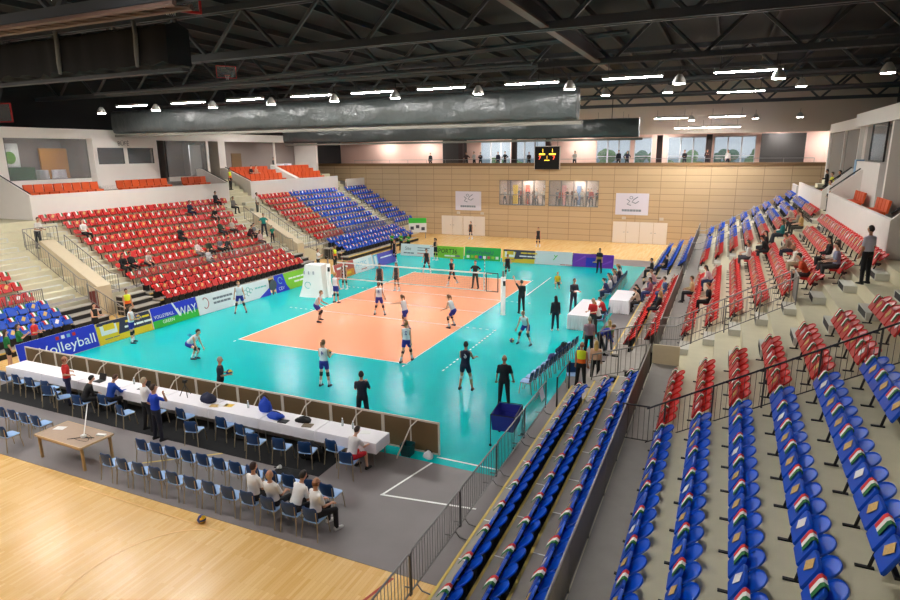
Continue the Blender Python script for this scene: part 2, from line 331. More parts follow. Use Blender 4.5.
# ---------------------------------------------------------------- who sits where: (side, fixed/telescopic, row, y, top, legs, hair, style, label)
SIT = [
 (1,'F',3,5.1,(92,96,100),(40,50,70),(60,42,30),'short','grey shirted person sitting beside the aisle in the middle right stand'),
 (1,'F',3,4.5,(226,224,216),(70,70,74),(70,50,36),'short','white shirted person leaning beside the grey shirted spectator at the aisle'),
 (1,'F',4,4.1,(28,28,30),(30,30,34),(40,30,24),'short','black clothed spectator sitting one row above the grey shirted person'),
 (1,'F',4,5.6,(24,24,28),(40,40,44),(46,34,26),'long','black clothed spectator sitting beside the aisle below the teal top'),
 (1,'F',5,7.7,(236,232,220),(60,60,66),(150,130,110),'short','white clothed spectator sitting above the black clothed pair'),
 (1,'F',5,7.1,(10,110,110),(30,34,44),(70,50,34),'long','teal clothed spectator sitting in the crowded right stand'),
 (1,'F',6,7.0,(196,160,96),(60,56,50),(60,44,30),'long','mustard clothed spectator sitting behind the teal one'),
 (1,'F',6,11.6,(206,196,178),(150,60,56),(120,100,80),'short','cream clothed spectator high up next to the blue seats'),
 (1,'F',6,8.4,(150,146,130),(50,50,50),(90,70,50),'short','khaki clothed spectator sitting near the wall opening'),
 (1,'F',6,9.7,(160,50,44),(50,44,44),(50,36,26),'long','dark red clothed spectator sitting high in the right stand'),
 (1,'F',5,1.5,(140,124,104),(40,44,60),(60,40,28),'short','brown shirted spectator bending forward in the middle right stand'),
 (1,'F',5,-2.2,(240,236,224),(196,182,150),(176,150,130),'bald','white shirted man in beige trousers leaning forward, middle right stand'),
 (1,'F',5,-4.6,(206,76,40),(60,50,50),(60,42,30),'short','orange shirted spectator sitting by the end of the silver railing'),
 (1,'F',6,-3.4,(24,24,26),(34,34,36),(24,20,18),'long','black haired spectator sitting behind the orange shirted one'),
 (1,'F',6,-4.4,(232,226,214),(60,60,60),(80,60,46),'long','white topped spectator sitting beside the grey blue shirt'),
 (1,'F',6,-5.2,(140,144,170),(62,64,66),(70,54,40),'short','grey blue shirted man sitting beside the two free red seats'),
 (1,'F',0,1.3,(206,176,130),(34,34,38),(90,64,44),'short','beige sweater man sitting in the lowest red row of the right stand'),
 (1,'F',1,2.3,(196,170,176),(40,52,90),(36,24,20),'long','dark long haired woman in jeans sitting in the second red row'),
 (1,'F',1,-2.4,(30,30,36),(20,20,24),(110,84,60),'short','black hooded man sitting in the second red row above the walkway'),
 (1,'T',2,-1.3,(32,32,38),(36,40,52),(196,156,96),'long','blond woman in black sitting on the red bleacher row'),
 (1,'T',1,3.3,(150,90,110),(50,60,110),(60,44,34),'long','purple clothed person sitting on red bleacher row behind the tables'),
 (1,'T',2,2.2,(70,100,150),(70,90,140),(60,40,30),'short','blue clothed person sitting on the upper red bleacher row'),
 (1,'T',1,6.0,(180,140,140),(70,80,120),(130,100,80),'short','pale pink clothed person sitting at far end of red bleacher row'),
 (1,'T',0,11.4,(24,24,26),(24,24,26),(30,26,22),'short','black clothed person sitting on the lowest far bleacher deck'),
 (1,'T',1,11.4,(26,26,30),(40,40,44),(40,32,28),'short','dark clothed person sitting behind on the far bleacher deck'),
 (-1,'F',7,6.6,(20,20,22),(24,24,26),(24,20,18),'short','black clothed person sitting in the topmost red row beside the box wall'),
 (-1,'F',6,3.2,(28,30,60),(30,34,60),(40,30,24),'short','navy clothed person sitting alone in the second highest red row'),
 (-1,'F',5,4.6,(22,22,24),(60,60,60),(60,44,34),'short','black clothed person with pale bag in the third highest red row'),
 (-1,'F',3,-.1,(24,24,26),(20,20,22),(40,30,24),'short','black clothed person sitting alone at the middle of the red block'),
 (-1,'F',3,3.6,(40,60,44),(40,40,44),(40,30,24),'short','dark green clothed person sitting beside the pale jacket in red block'),
 (-1,'F',3,4.7,(190,180,170),(50,50,54),(110,84,60),'long','pale jacket person sitting next to the dark green one in red block'),
 (-1,'F',6,7.6,(120,116,112),(30,30,30),(60,44,34),'short','grey clothed person at the stair end of the upper red rows'),
 (-1,'F',2,5.6,(70,30,36),(30,30,34),(30,22,20),'short','maroon clothed person sitting at the row end by the stairs'),
 (-1,'F',2,6.1,(120,124,126),(40,40,40),(40,30,24),'short','grey hooded person sitting at the very end by the stairs'),
 (-1,'F',1,-.2,(216,200,196),(120,110,110),(170,140,110),'long','pale pink clothed fair haired person in the lower red rows'),
 (-1,'F',1,.7,(40,60,40),(30,30,30),(70,56,40),'short','dark olive clothed person in the lower red rows'),
 (-1,'F',1,1.7,(120,120,126),(30,30,32),(60,44,34),'short','grey and black clothed person in the lower red rows'),
 (-1,'F',1,2.3,(60,64,66),(26,26,28),(50,36,28),'short','charcoal clothed person beside the grey and black one'),
 (-1,'F',1,5.8,(200,170,170),(90,70,70),(90,64,50),'long','pink topped person sitting at the row end near the stairs'),
 (-1,'F',5,-5.7,(232,226,222),(24,24,28),(70,50,36),'long','white shirted person with black trousers at the row end, upper red rows'),
 (-1,'F',1,-5.9,(26,26,28),(24,24,26),(40,28,22),'long','black clothed woman at the near end of the second red row'),
 (-1,'F',1,-5.3,(20,20,22),(20,20,22),(30,24,20),'short','black clothed person reclining next to the woman at the row end'),
 (-1,'F',1,-4.3,(214,206,200),(40,40,44),(130,100,70),'short','white clothed person in the second red row, third from its end'),
 (-1,'F',0,-.2,(206,206,210),(150,146,150),(110,84,60),'short','pale grey clothed person behind the railing of the red block'),
]
occ = [(a[0],a[1],a[2],a[3]) for a in SIT]
# ---------------------------------------------------------------- seat prototypes, facing -x with the back line at x = 0
def seat_back(m=0):
    b = MB()
    prof = [(-.16,0),(-.20,.05),(-.225,.15),(-.234,.22)]+[(-.234*cos(R(t)), .22+.225*sin(R(t))) for t in range(15, 180, 15)]+[(.234,.22),(.225,.15),(.20,.05),(.16,0)]
    nx, nz = -.63, .78
    def P(y, w, g):          # w runs up the reclined back, g is the height above its face
        g = g + .035*(abs(y)/.234)**2 + .012*max(0, w-.3)/.14
        return V((-.14+.62*w+nx*g, y, .53+.50*w+nz*g))
    inner = [P(y*.86, .02+w*.90, -.006) for y, w in prof]; front = [P(y*.97, w*.985, .012) for y, w in prof]; rim = [P(y, w, .004) for y, w in prof]; back = [P(y*.97, w*.985, -.022) for y, w in prof]
    n = len(prof); b.loft([inner, front, rim, back], 0, False)
    b.add(inner, [list(range(n))], 0); b.add(back, [list(range(n))[::-1]], 0)
    return b
def seat_pan(down=False):
    b = MB(); prof = [(-.20,0),(-.217,.04),(-.218,.34)]+[(-.215*math.copysign(abs(cos(R(t)))**.4,cos(R(t))), .36+.06*sin(R(t))**.6) for t in range(22, 180, 22)]+[(.218,.34),(.217,.04),(.20,0)]
    def P(y, w, t):
        bow = .014*(1-(y/.215)**2)
        if down: return V((-.10-w, y, .43+.02*w-t+bow*.5))
        g = t+bow*.6
        return V((-.29+.44*w-.9*g, y, .37+.90*w+.44*g))
    f = [P(y*.93,.012+w*.95,.05) for y, w in prof]; g = [P(y,w,.034) for y, w in prof]; h = [P(y,w,0) for y, w in prof]
    n = len(prof); b.loft([f,g,h],0,False); b.add(f,[list(range(n))],0); b.add(h,[list(range(n))[::-1]],0)
    return b
def seat_leg():
    b = MB()
    b.tube([(-.16,0,.42),(-.24,0,.22),(-.28,0,.02)], .024, 6).box((-.33,0,.012),(.22,.055,.024)).box((-.18,0,.41),(.26,.05,.06))
    return b
def seat_bar(): return MB().box((-.16,0,.405),(.06,.49,.045))
def seat_bracket(): return MB().box((-.10,0,.20),(.05,.40,.40)).box((-.2,0,.40),(.26,.44,.03))
me_back = {c: seat_back().mesh('backrest', m) for c, m in (('blue',BLUE),('red',RED))}
me_pan = {(c,d): seat_pan(d).mesh('seat_pan', m) for c, m in (('blue',BLUED),('red',REDD)) for d in (False,True)}
me_leg = seat_leg().mesh('support_leg', BLACK); me_bar = seat_bar().mesh('mounting_bar', BLACK); me_brk = seat_bracket().mesh('bracket', BLACK)
def flag_mb(tele=False):
    b = MB()
    # a paper flag tucked behind the top edge of the folded pan and lying on it, stripes along y
    def Q(w, g): return (-.29+.44*w-.9*g, .37+.90*w+.44*g)
    prof = [Q(.40,-.014), Q(.437,-.006), Q(.442,.05), Q(.40,.072), Q(.20,.068)] if not tele else [Q(.40,-.014), Q(.45,-.004), Q(.465,.05), Q(.40,.10), Q(.24,.13)]
    ys = [-.128,-.043,.043,.128] if not tele else [-.125,-.042,.042,.125]
    for j in range(3):
        r0 = [V((x, ys[j], z)) for x, z in prof]; r1 = [V((x, ys[j+1], z)) for x, z in prof]
        q0 = [p+V((-.004,0,.004)) for p in r0]; q1 = [p+V((-.004,0,.004)) for p in r1]
        b.loft([[a,b_,c,d] for a,b_,c,d in zip(r0,r1,q1,q0)], j)
    return b
def leaf_mb():
    b = MB(); a = R(35)
    for i, (x, z, t) in enumerate(((-.212,.69,0),)):
        pts = []
        for u, w in ((-.075,-.11),(.075,-.11),(.075,.11),(-.075,.11)):
            y = u*cos(a)-w*sin(a); h = u*sin(a)+w*cos(a); q_ = .27+h*.95; pts.append(V((-.29+.44*q_-.9*.062, y, .37+.90*q_+.44*.062)))
        b.loft([pts, [p+V((-.005,0,.004)) for p in pts]], 0, True, False)
    return b
fm, fmt, lmm = flag_mb().mesh('paper_flag', [FG,FW,FR]), flag_mb(True).mesh('paper_flag', [FG,FW,FR]), leaf_mb()
me_leaf = {c: lmm.mesh('leaflet', m) for c, m in (('gold',GOLD),('white',PAPER))}
# ---------------------------------------------------------------- every seat position
SEATS = []
def runs(s, kind, k, y0, y1, col, sect, pitch=.5, fromtop=False):
    n = int(round((y1-y0)/pitch))
    for i in range(n):
        y = (y1-pitch*(i+.5)) if fromtop else (y0+pitch*(i+.5))
        SEATS.append(dict(s=s, kind=kind, k=k, y=y, col=col, sect=sect, i=i))
for k in range(8):
    runs(1,'F',k,-30,-15.15,'blue','near right stand',fromtop=True)
    runs(1,'F',k,-14.95,-10.95,'red','near right stand',fromtop=True)
    a, b = (-6,6) if k < 7 else (-6.6,8)
    runs(1,'F',k,a,b,'red','middle right stand'); runs(1,'F',k,10.6,15.6,'red','far right stand'); runs(1,'F',k,15.9,22.4,'blue','far right stand'); runs(1,'F',k,24.6,29.4,'blue','far right corner')
    runs(-1,'F',k,-15,-11.6,'red','near left stand',fromtop=True)
    a, b = (-6.2,6.3+.25*(k >= 5)) if k < 7 else (-7.1,7.9)
    runs(-1,'F',k,a,b,'red','middle left stand'); runs(-1,'F',k,11.8,15.8,'red','far left stand'); runs(-1,'F',k,16.0,23.4,'blue','far left stand'); runs(-1,'F',k,25.2,29.4,'blue','far left corner')
for k in range(3):
    runs(1,'T',k,-29,-11.0+.15*k,'blue','near right bleachers',.48,fromtop=True)
    if k: runs(1,'T',k,-6.1,6.2,'red','middle right bleachers')
    runs(1,'T',k,12.2 if k < 1 else 11.2,23.5,'blue','far right bleachers')
    runs(-1,'T',k,-16,-11.65,'blue','near left bleachers',fromtop=True)
    runs(-1,'T',k,-6.2,6.1,'red','middle left bleachers'); runs(-1,'T',k,12.0,23.9,'blue','far left bleachers')
for q in SEATS:
    s, k = q['s'], q['k']
    q['p'] = V((bx(s,k), q['y'], fz(k)+.003)) if q['kind'] == 'F' else V((tx(s,k)-s*.02, q['y'], tz(k)+.003))
    d, x, y = depth(q['p']+V((0,0,.6))); q['d'] = d
    q['vis'] = d > .1 and -14 < x < 914 and y < 618
    q['occ'] = any(a == s and b == q['kind'] and c == k and abs(e-q['y']) <= .25 for a, b, c, e in occ)
SEATS = [q for q in SEATS if q['vis'] and q['d'] < 75]
rowword = lambda q: (ORD[q['k']]+' row') if q['k'] else 'lowest row'
class Stuff:
    def __init__(s): s.mb = MB()
    def put(s, src, p, rz, m0):
        c, n = cos(rz), sin(rz)
        s.mb.add([(v[0]*c-v[1]*n+p[0], v[0]*n+v[1]*c+p[1], v[2]+p[2]) for v in src.v], src.f, 0)
        k = len(src.f); s.mb.m[-k:] = [m+m0 for m in src.m]; s.mb.sm[-k:] = src.sm
_bk, _pn, _pd, _lg, _br = seat_back(), seat_pan(), seat_pan(True), seat_leg(), seat_bracket()
_fl, _flt = flag_mb(), flag_mb(True)
SM = [BLUE,BLUED,RED,REDD,BLACK]
def new(name, me, parent=None, loc=None, rz=0):
    o = bpy.data.objects.new(name, me); C.objects.link(o)
    if parent is not None: o.parent = parent
    if loc is not None: o.location = loc
    if rz: o.rotation_euler = (0,0,rz)
    return o
for kind, nm, cat, gname in (('F','stadium_chair','seat','tip-up seats of the concrete stands'), ('T','bleacher_chair','seat','folding seats of the telescopic bleachers')):
    L = sorted([q for q in SEATS if q['kind'] == kind], key=lambda q: q['d'])
    rest = Stuff(); nrest = 0
    for j, q in enumerate(L):
        rz = 0 if q['s'] > 0 else pi; c = q['col']
        far = 'from the far end' if q['sect'].startswith('near') else 'from the near end'
        q['where'] = '%s %s seat %s, %s of %s' % (nth(q['i']), q['col'], far, rowword(q), q['sect'])
        if j < 300:
            q['ind'] = True
            t = thing(nm, '%s %s seat %s, %s of %s' % (nth(q['i']), c, far, rowword(q), q['sect']), cat, q['p'], rz, gname)
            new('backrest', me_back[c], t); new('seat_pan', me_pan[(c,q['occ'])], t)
            if kind == 'F':
                if q['i'] % 2 == 0: new('support_leg', me_leg, t, (0,.0,0))
                new('mounting_bar', me_bar, t)
            else: new('bracket', me_brk, t)
        else:
            b0 = 0 if c == 'blue' else 2
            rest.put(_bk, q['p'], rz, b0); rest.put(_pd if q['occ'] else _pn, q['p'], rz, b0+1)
            if kind == 'F': rest.put(_lg, q['p'], rz, 4)
            else: rest.put(_br, q['p'], rz, 4)
            nrest += 1
    if nrest: tag(rest.mb.build(nm, SM), 'remaining rows of red and blue %s seats in the %s' % (('tip-up','farther concrete stands') if kind == 'F' else ('folding','farther bleachers')), cat, None, 'stuff')
# flags on every second seat, leaflets on the others
FL, LF = [], []
for q in SEATS:
    if q['occ']: continue
    u = (q['i']*7+q['k']*3) % 11
    if q['i'] % 2 == 0: FL.append(q)
    elif u != 5: q['leaf'] = 'white' if (q['i']//2+q['k']) % 4 == 0 else 'gold'; LF.append(q)
for lst, nm, cat, gname in ((FL,'paper_flag','flag','paper flags on the seats'), (LF,'leaflet','leaflet','leaflets on the seats')):
    lst.sort(key=lambda q: q['d']); rest = Stuff(); nr = 0
    for j, q in enumerate(lst):
        rz = 0 if q['s'] > 0 else pi
        if j < 300:
            me = (fm if q['kind'] == 'F' else fmt) if nm == 'paper_flag' else me_leaf[q['leaf']]
            o = new(nm, me, None, q['p'], rz)
            tag(o, ('flag on ' if nm == 'paper_flag' else q['leaf']+' leaflet on ')+q['where'], cat, gname)
        else:
            if nm == 'paper_flag': rest.put(_fl if q['kind'] == 'F' else _flt, q['p'], rz, 0)
            else: rest.put(lmm, q['p'], rz, 0 if q['leaf'] == 'gold' else 1)
            nr += 1
    if nr: tag(rest.mb.build(nm, [FG,FW,FR] if nm == 'paper_flag' else [GOLD,PAPER]), 'small %ss lying on the farther seats of the stands' % nm.replace('_',' '), cat, None, 'stuff')
# ---------------------------------------------------------------- boxes above the stands
ORS = cm('orange_seat', (214,84,26), .6)
def box_row(s, x, y0, y1, z, lab, sect):
    """a row of upholstered box chairs facing the court"""
    for i in range(int((y1-y0)/.62)):
        yield (x, y0+.31+.62*i, z)
bc = None; nbc = 0
def box_chair(loc, rz, lab):
    global bc
    if bc is None:
        bc = thing('box_chair', lab, 'box seat', loc, rz, 'orange box seats')
        MB().box((-.26,0,.40),(.46,.54,.14)).build('seat', ORS, bc)
        b = MB(); b.loft([[V((-.02,-.27,.40)),V((-.02,.27,.40)),V((.06,.27,.42)),V((.06,-.27,.42))],[V((.04,-.27,.95)),V((.04,.27,.95)),V((.14,.27,.93)),V((.14,-.27,.93))]], 0, True, False); b.build('backrest', ORS, bc)
        MB().box((-.2,0,.17),(.3,.44,.33)).build('base', BLACK, bc)
        return bc
    return dup(bc, loc, rz, lab, 'orange box seats')
for s in (1,-1):
    sd = 'right' if s > 0 else 'left'; xw = bx(s,7)+s*.16
    def B(mb, x0, y0, z0, x1, y1, z1, m=0):
        a, b = sorted((x0,x1)); return mb.bb((a,min(y0,y1),z0), (b,max(y0,y1),z1), m)
    segs = [(-7.2,8.6,6.34),(11.3,24.3,6.34),(25.9,29.5,5.95)] if s < 0 else [(-5.6,8.8,6.22),(11.3,24.3,6.1),(25.9,29.5,5.75)]
    for i, (y0, y1, zt) in enumerate(segs):
        mb = B(MB(), xw, y0, 4.85, xw+s*.15, y1, zt); struct('wall_parapet_%s' % sd if i == 0 else 'wall_parapet_%s_%d' % (sd, i+1), mb, WHITE, '%s white parapet from the near side above the %s stand' % (nth(i), sd), 'parapet')
    g = s*24.4 if s < 0 else 22.9                         # glass line
    # floors of the boxes
    mb = MB()
    for y0, y1 in ((-7.2 if s < 0 else -5.6,8.6),(11.3,24.3)):
        (B(mb, xw+s*.15, y0, 4.88, s*22.9, y1, 5.95), B(mb, s*22.9, y0, 4.88, s*23.8, y1, 6.25), B(mb, s*23.8, y0, 4.88, s*27.6, y1, 6.55)) if s < 0 else (B(mb, xw+.15, y0, 4.88, 22.9, y1, 5.5), B(mb, 22.9, y0, 4.88, 27.6, y1, 6.25))
    B(mb, xw+s*1.2, 25.9, 4.88, s*27.6, 29.5, 5.6)
    struct('floor_boxes_%s' % sd, mb, GREYW, 'stepped floors of the %s boxes' % sd, 'floor')
    # header and ceiling
    mb = B(MB(), g-s*.05, -20 if s > 0 else -12, 9.70, g+s*.3, 25.4, 10.35); struct('wall_header_%s' % sd, mb, WHITE, 'pale header wall above the %s boxes' % sd, 'header')
    mb = B(MB(), g+s*.3, -20 if s > 0 else -12, 9.9, s*27.8, 25.4, 10.05); struct('ceiling_boxes_%s' % sd, mb, GREYW, 'ceiling of the %s boxes' % sd, 'ceiling')
    # sloped side walls with black handrails
    for i, (y, nm) in enumerate(((-7.2 if s < 0 else -5.6,'near'),(8.6,'middle'),(11.3,'far middle'))):
        pl = [(xw,4.9),(xw,6.34 if s < 0 else 6.2),(g-s*.5,7.45),(g,7.45),(g,4.9)]
        mb = MB().prism(pl, 1, y-.08, y+.08); struct('wall_box_side_%s_%d' % (sd, i+1), mb, WHITE, 'sloping %s side wall of the %s boxes' % (nm, sd), 'side wall')
        t = tag(MB().tube([(xw,y,6.42),(g-s*.5,y,7.53)], .035, 6).build('handrail', BLACK), 'black handrail on the sloping %s side wall of the %s boxes' % (nm, sd), 'handrail')
    # front wall of unit A
    mb = MB()
    if s < 0:
        B(mb, g, -7.2, 6.5, g+s*.12, -6.3, 9.74); B(mb, g, -6.3, 6.5, g+s*.12, -.75, 7.1)
        B(mb, g-s*.6, -.75, 5.9, g-s*.45, 4.3, 8.0); B(mb, g-s*.6, -.75, 9.12, g-s*.45, 4.3, 9.74); B(mb, g-s*.6, -.75, 8.0, g-s*.45, -.62, 9.12); B(mb, g-s*.6, 1.45, 8.0, g-s*.45, 1.75, 9.12); B(mb, g-s*.6, 3.98, 8.0, g-s*.45, 4.3, 9.12)
        B(mb, g-s*.6, -.9, 5.9, g, -.72, 9.74); B(mb, g-s*.6, 4.22, 5.9, g, 4.36, 9.74)
        B(mb, g, 5.7, 6.5, g+s*.12, 9.9, 6.9); B(mb, g-s*.05, 9.8, 6.5, g+s*.12, 10.05, 9.74)
    B(mb, g, 11.2, 5, g+s*3, 11.4, 9.74); B(mb, g-s*.03, 18.45, 6.5, g+s*.1, 18.6, 9.74); B(mb, g-s*.05, 25.1, 5, g+s*3.2, 25.4, 9.74)
    B(mb, g, 11.4, 6.5, g+s*.1, 12.0, 9.74)
    struct('wall_boxes_%s' % sd, mb, WHITE, 'white front walls and posts of the %s boxes' % sd, 'wall')
    B(MB(), s*27.4, -12, 6.5, s*27.55, 25.4, 9.8)
    for i, (y0, y1, z0, z1, xo) in enumerate(((-6.3,-.75,7.1,9.74,.04),(-.62,1.45,8.0,9.12,-.55),(1.75,3.98,8.0,9.12,-.55),(5.7,9.8,6.9,9.74,.04)) if s < 0 else ((4.7,8.0,7.95,9.74,-.3),)):
        w_ = thing('window_%s_%d' % (sd, i+1), '%s window from the near end of the %s boxes' % (nth(i), sd), 'window'); w_['kind'] = 'structure'
        B(MB(), g+s*xo, y0, z0, g+s*(xo+.02), y1, z1).build('pane', GLASS, w_)
        f = MB()
        for yy in (y0,y1): B(f, g+s*(xo-.03), yy-.03, z0, g+s*(xo+.05), yy+.03, z1)
        for zz in (z0,z1): B(f, g+s*(xo-.03), y0, zz-.03, g+s*(xo+.05), y1, zz+.03)
        f.build('frame', cm('dark_frame',(52,48,46),.5), w_)
    mb = MB(); B(mb, s*27.2, -12, 6.5, s*27.5, 25.3, 9.9); struct('wall_boxes_back_%s' % sd, mb, cm('box_back',(136,124,118),.7), 'dim back wall inside the %s boxes' % sd, 'wall')
    for y in (-.8,4.3,5.65,9.95) if s < 0 else (): 
        mb = B(MB(), g+s*.13, y-.06, 6.5, s*27.2, y+.06, 9.9); struct('wall_partition_%s_%d' % (sd, int(y*10)+20), mb, cm('box_grey',(120,112,108),.7), 'partition between the %s boxes' % sd, 'partition')
    # chairs
    rows = [(22.75,-6.6,-1.6,5.95),(22.75,-.3,4.2,5.95),(22.75,5.4,8.4,5.95),(22.65,11.7,17.6,5.95),(23.5,11.9,17.6,6.25),(24.2,12.2,17.6,6.55),(22.65,18.4,23.8,5.95),(23.5,18.4,23.9,6.25),(24.2,18.6,24.0,6.55)]
    if s > 0: rows = [(22.15,-5.3,-2.7,5.5),(22.15,.2,2.8,5.5),(22.15,5.4,8.2,5.5),(22.15,12,17,5.5)]
    for ri, (x, y0, y1, z) in enumerate(rows):
        for i, (a, b, c) in enumerate(box_row(s, s*x, y0, y1, z, '', sd)):
            box_chair((a,b,c), 0 if s > 0 else pi, '%s orange seat from the near end, %s box row, %s side' % (nth(i), nth(ri), sd))
    # sloping divider between the seats of unit B
    if s < 0: struct('wall_divider_left', MB().prism([(xw-.15,5.6),(xw-.15,6.3),(g,7.6),(g,5.6)], 1, 17.75, 18.3), WHITE, 'sloping divider between the two far left boxes', 'divider')
# inside the left boxes
bp = tag(MB().bb((-26.6,-2.9,6.55), (-26.45,-1.0,9.1)).build('folding_screen', cm('orange_panel',(212,140,30),.6)), 'orange panel screen standing inside the near left box', 'screen')
bp = tag(MB().bb((-26.1,-5.8,7.9), (-26.05,-4.5,9.4)).build('poster', PAPER), 'pale poster with a green leaf motif inside the near left box', 'poster')
MB().ell((-26.03,-5.1,8.5),(.02,.38,.4),10,6).build('leaf_motif', cm('leaf_green',(96,160,40),.7), bp)
tag(MB().bb((-25.9,-6.2,6.55), (-24.8,-4.4,7.9)).build('green_counter', cm('green_paint',(40,120,60),.6)), 'green counter standing in the near left box', 'counter')
def cloth_table(loc, r, h, lab):
    t = thing('bar_table', lab, 'table', loc); b = MB(); rings = []
    for i, (z, k) in enumerate(((0,1.12),(h*.5,.98),(h*.97,1.0),(h,.97))):
        rings.append([V((r*k*(1+(.09*sin(7*a) if i < 2 else 0))*cos(a), r*k*(1+(.09*sin(7*a) if i < 2 else 0))*sin(a), z)) for a in [2*pi*j/42 for j in range(42)]])
    b.loft(rings); b.build('tablecloth', CLOTH, t); return t
for i, y in enumerate((-3.8,-2.6)): cloth_table((-25.2,y,6.55), .42, 1.15, ('first','second')[i]+' white clothed standing table behind the near left window')
for i, y in enumerate((20.3,21.5)): cloth_table((-25.4,y,6.55), .45, 1.1, ('first','second')[i]+' white clothed standing table in the far left box')
tag(MB().bb((-24.9,8.4,6.55), (-24.8,9.6,9.4)).build('roll_up_banner', PAPER), 'pale display banner behind the third left box window', 'banner')
struct('door_1', MB().bb((-27.25,15.6,6.55), (-27.15,16.9,8.7)), cm('brown_door',(116,88,54),.5), 'brown door in the far left box back wall', 'door')
for i, (y, z, tx_) in enumerate(((1.1,9.3,'BÜFÉ'),)):
    o = text(tx_, None, (-23.78,1.0,9.28), (R(90),0,R(90)), .42, cm('sign_grey',(110,100,94),.6), 'sign'); tag(o, 'small grey lettering on the white wall above two box windows', 'sign')
# right box balcony panel and screens
bal = thing('box_balcony', 'white balcony block projecting from the near right boxes', 'balcony', (22.55,7.2,0)); bal['kind'] = 'structure'
MB().bb((-.05,-2.5,5.5), (.3,3.4,7.88)).build('panel', WHITE, bal); MB().bb((-.08,3.4,6.4), (.3,3.9,7.95)).build('blue_side', cm('pale_blue_panel',(130,170,206),.5), bal)
struct('trim_40', MB().bb((22.6,3.6,5.5), (22.8,3.9,9.74)), WHITE, 'white post of the right boxes', 'post')
struct('trim_41', MB().bb((22.6,11.4,5.5), (22.8,11.6,9.74)), WHITE, 'second white post of the right boxes', 'post')
struct('wall_panel_right', MB().bb((22.6,-8,5.5), (22.75,3.6,9.74)), cm('taupe',(128,118,108),.6), 'taupe wall panels of the nearest right box', 'wall')
struct('wall_header_right_2', MB().bb((22.5,-12,9.74), (22.84,12.6,10.45)), WHITE, 'pale header above the nearest right boxes', 'header')
struct('wall_panel_right_2', MB().bb((23.0,11.6,5.6), (23.1,18.2,9.7)).bb((23.0,18.3,5.6), (23.1,25.1,9.7)), cm('taupe2',(118,110,102),.6), 'taupe partition panels of the far right boxes', 'wall')
# ---------------------------------------------------------------- railings
RAILC = cm('railing_grey', (140,136,130), .5, metal=.3); RTOP = cm('railing_top', (150,148,144), .4, metal=.5)
def railing(name, lab, P, h=1.0, sp=.11, bars=True, mtop=None, mbar=None, post=1.6, r=.024, bottom=.1, rb=.009, mid=False):
    """railing on the base line P (3D points); bars hang vertically"""
    t = thing(name, lab, 'railing', P[0]); o = V(P[0]); Q = [V(p)-o for p in P]; up = V((0,0,h))
    MB().tube([q+up for q in Q], r, 8).build('top_rail', mtop or RTOP, t)
    L = [(b-a).length for a, b in zip(Q, Q[1:])]; tot = sum(L)
    def at(d):
        for a, b, l in zip(Q, Q[1:], L):
            if d <= l+1e-6: return a+(b-a)*(d/l)
            d -= l
        return Q[-1]
    n = max(1, round(tot/post))
    for i in range(n+1): q = at(tot*i/n); MB().tube([q, q+up], r*.9, 6).build('post', mbar or RAILC, t)
    if bars:
        b = MB(); m = int(tot/sp)
        for i in range(1, m): q = at(tot*i/m); b.tube([q+V((0,0,bottom)), q+up], rb, 4)
        b.tube([q+V((0,0,bottom)) for q in Q], .015, 5); b.build('bars', mbar or RAILC, t)
    elif mid:
        MB().tube([q+up*.55 for q in Q], .015, 6).build('middle_rail', mbar or RAILC, t)
    return t
for s, rg in ((1,((-29.5,-9.6,'near'),(-6.2,6.2,'middle'),(10.6,29,'far'))), (-1,((-20,-11.6,'near'),(-6.3,6.3,'middle'),(11.9,24,'far')))):
    for y0, y1, nm in rg:
        railing('walkway_railing', 'grey barred railing between bleachers and walkway, %s section of the %s stand' % (nm, 'right' if s > 0 else 'left'), [(rail_x(s),y0,1.2),(rail_x(s),y1,1.2)], 1.0, .095, rb=.013)
def slope(s, y, k0, k1): return [(bx(s,k)-s*.55, y, fz(k)) for k in (k0, k1)]
railing('stair_railing', 'dark handrail crossing the near right stand between red and blue seats', [(14.1,-15.05,1.25),(14.75,-15.05,1.25)]+slope(1,-15.05,0,7), .98, .13, mtop=cm('dark_top_rail',(40,40,44),.4,metal=.4), mbar=cm('dark_bar',(60,58,56),.5), post=1.25, rb=.0055, bottom=.05)
railing('stair_railing', 'silver railing along the stairs of the middle right stand, nearer of two', [(14.2,-7.2,1.25),(14.8,-7.2,1.3),(18.5,-7.2,3.42)], .98, .15, post=1.2, rb=.0055, mbar=cm('pale_bar',(140,138,134),.4,metal=.4), mtop=cm('silver_rail',(176,176,174),.3,metal=.7))
railing('stair_railing', 'silver railing along the stairs of the middle right stand, farther of two', [(14.2,-5.95,1.25),(14.8,-5.95,1.3),(18.4,-5.95,3.38)], .98, .15, post=1.2, rb=.0055, mbar=K['pale_bar'], mtop=K['silver_rail'])
t = thing('end_gate', 'dark end panel closing the silver stair railings', 'gate', (18.5,-6.6,3.42)); MB().bb((-.02,-.6,.1), (.02,.6,.9)).build('panel', RAILC, t); MB().tube([(0,-.6,.98),(0,.6,.98)], .025, 8).build('top_rail', K['silver_rail'], t)
railing('stair_railing', 'silver handrail between red and blue seats of the far right stand', [(14.1,15.75,1.25)]+slope(1,15.75,0,5), .98, bars=False, mtop=K['silver_rail'], mid=True)
railing('stair_railing', 'silver handrail beside the far right corner seats', [(14.1,23.5,1.25)]+slope(1,23.5,0,6), .98, bars=False, mtop=K['silver_rail'], mid=True)
railing('stair_railing', 'pale handrail between red and blue seats of the far left stand', [(-14.4,15.9,1.25)]+slope(-1,15.9,0,7), .98, bars=False, mtop=K['silver_rail'], mid=True)
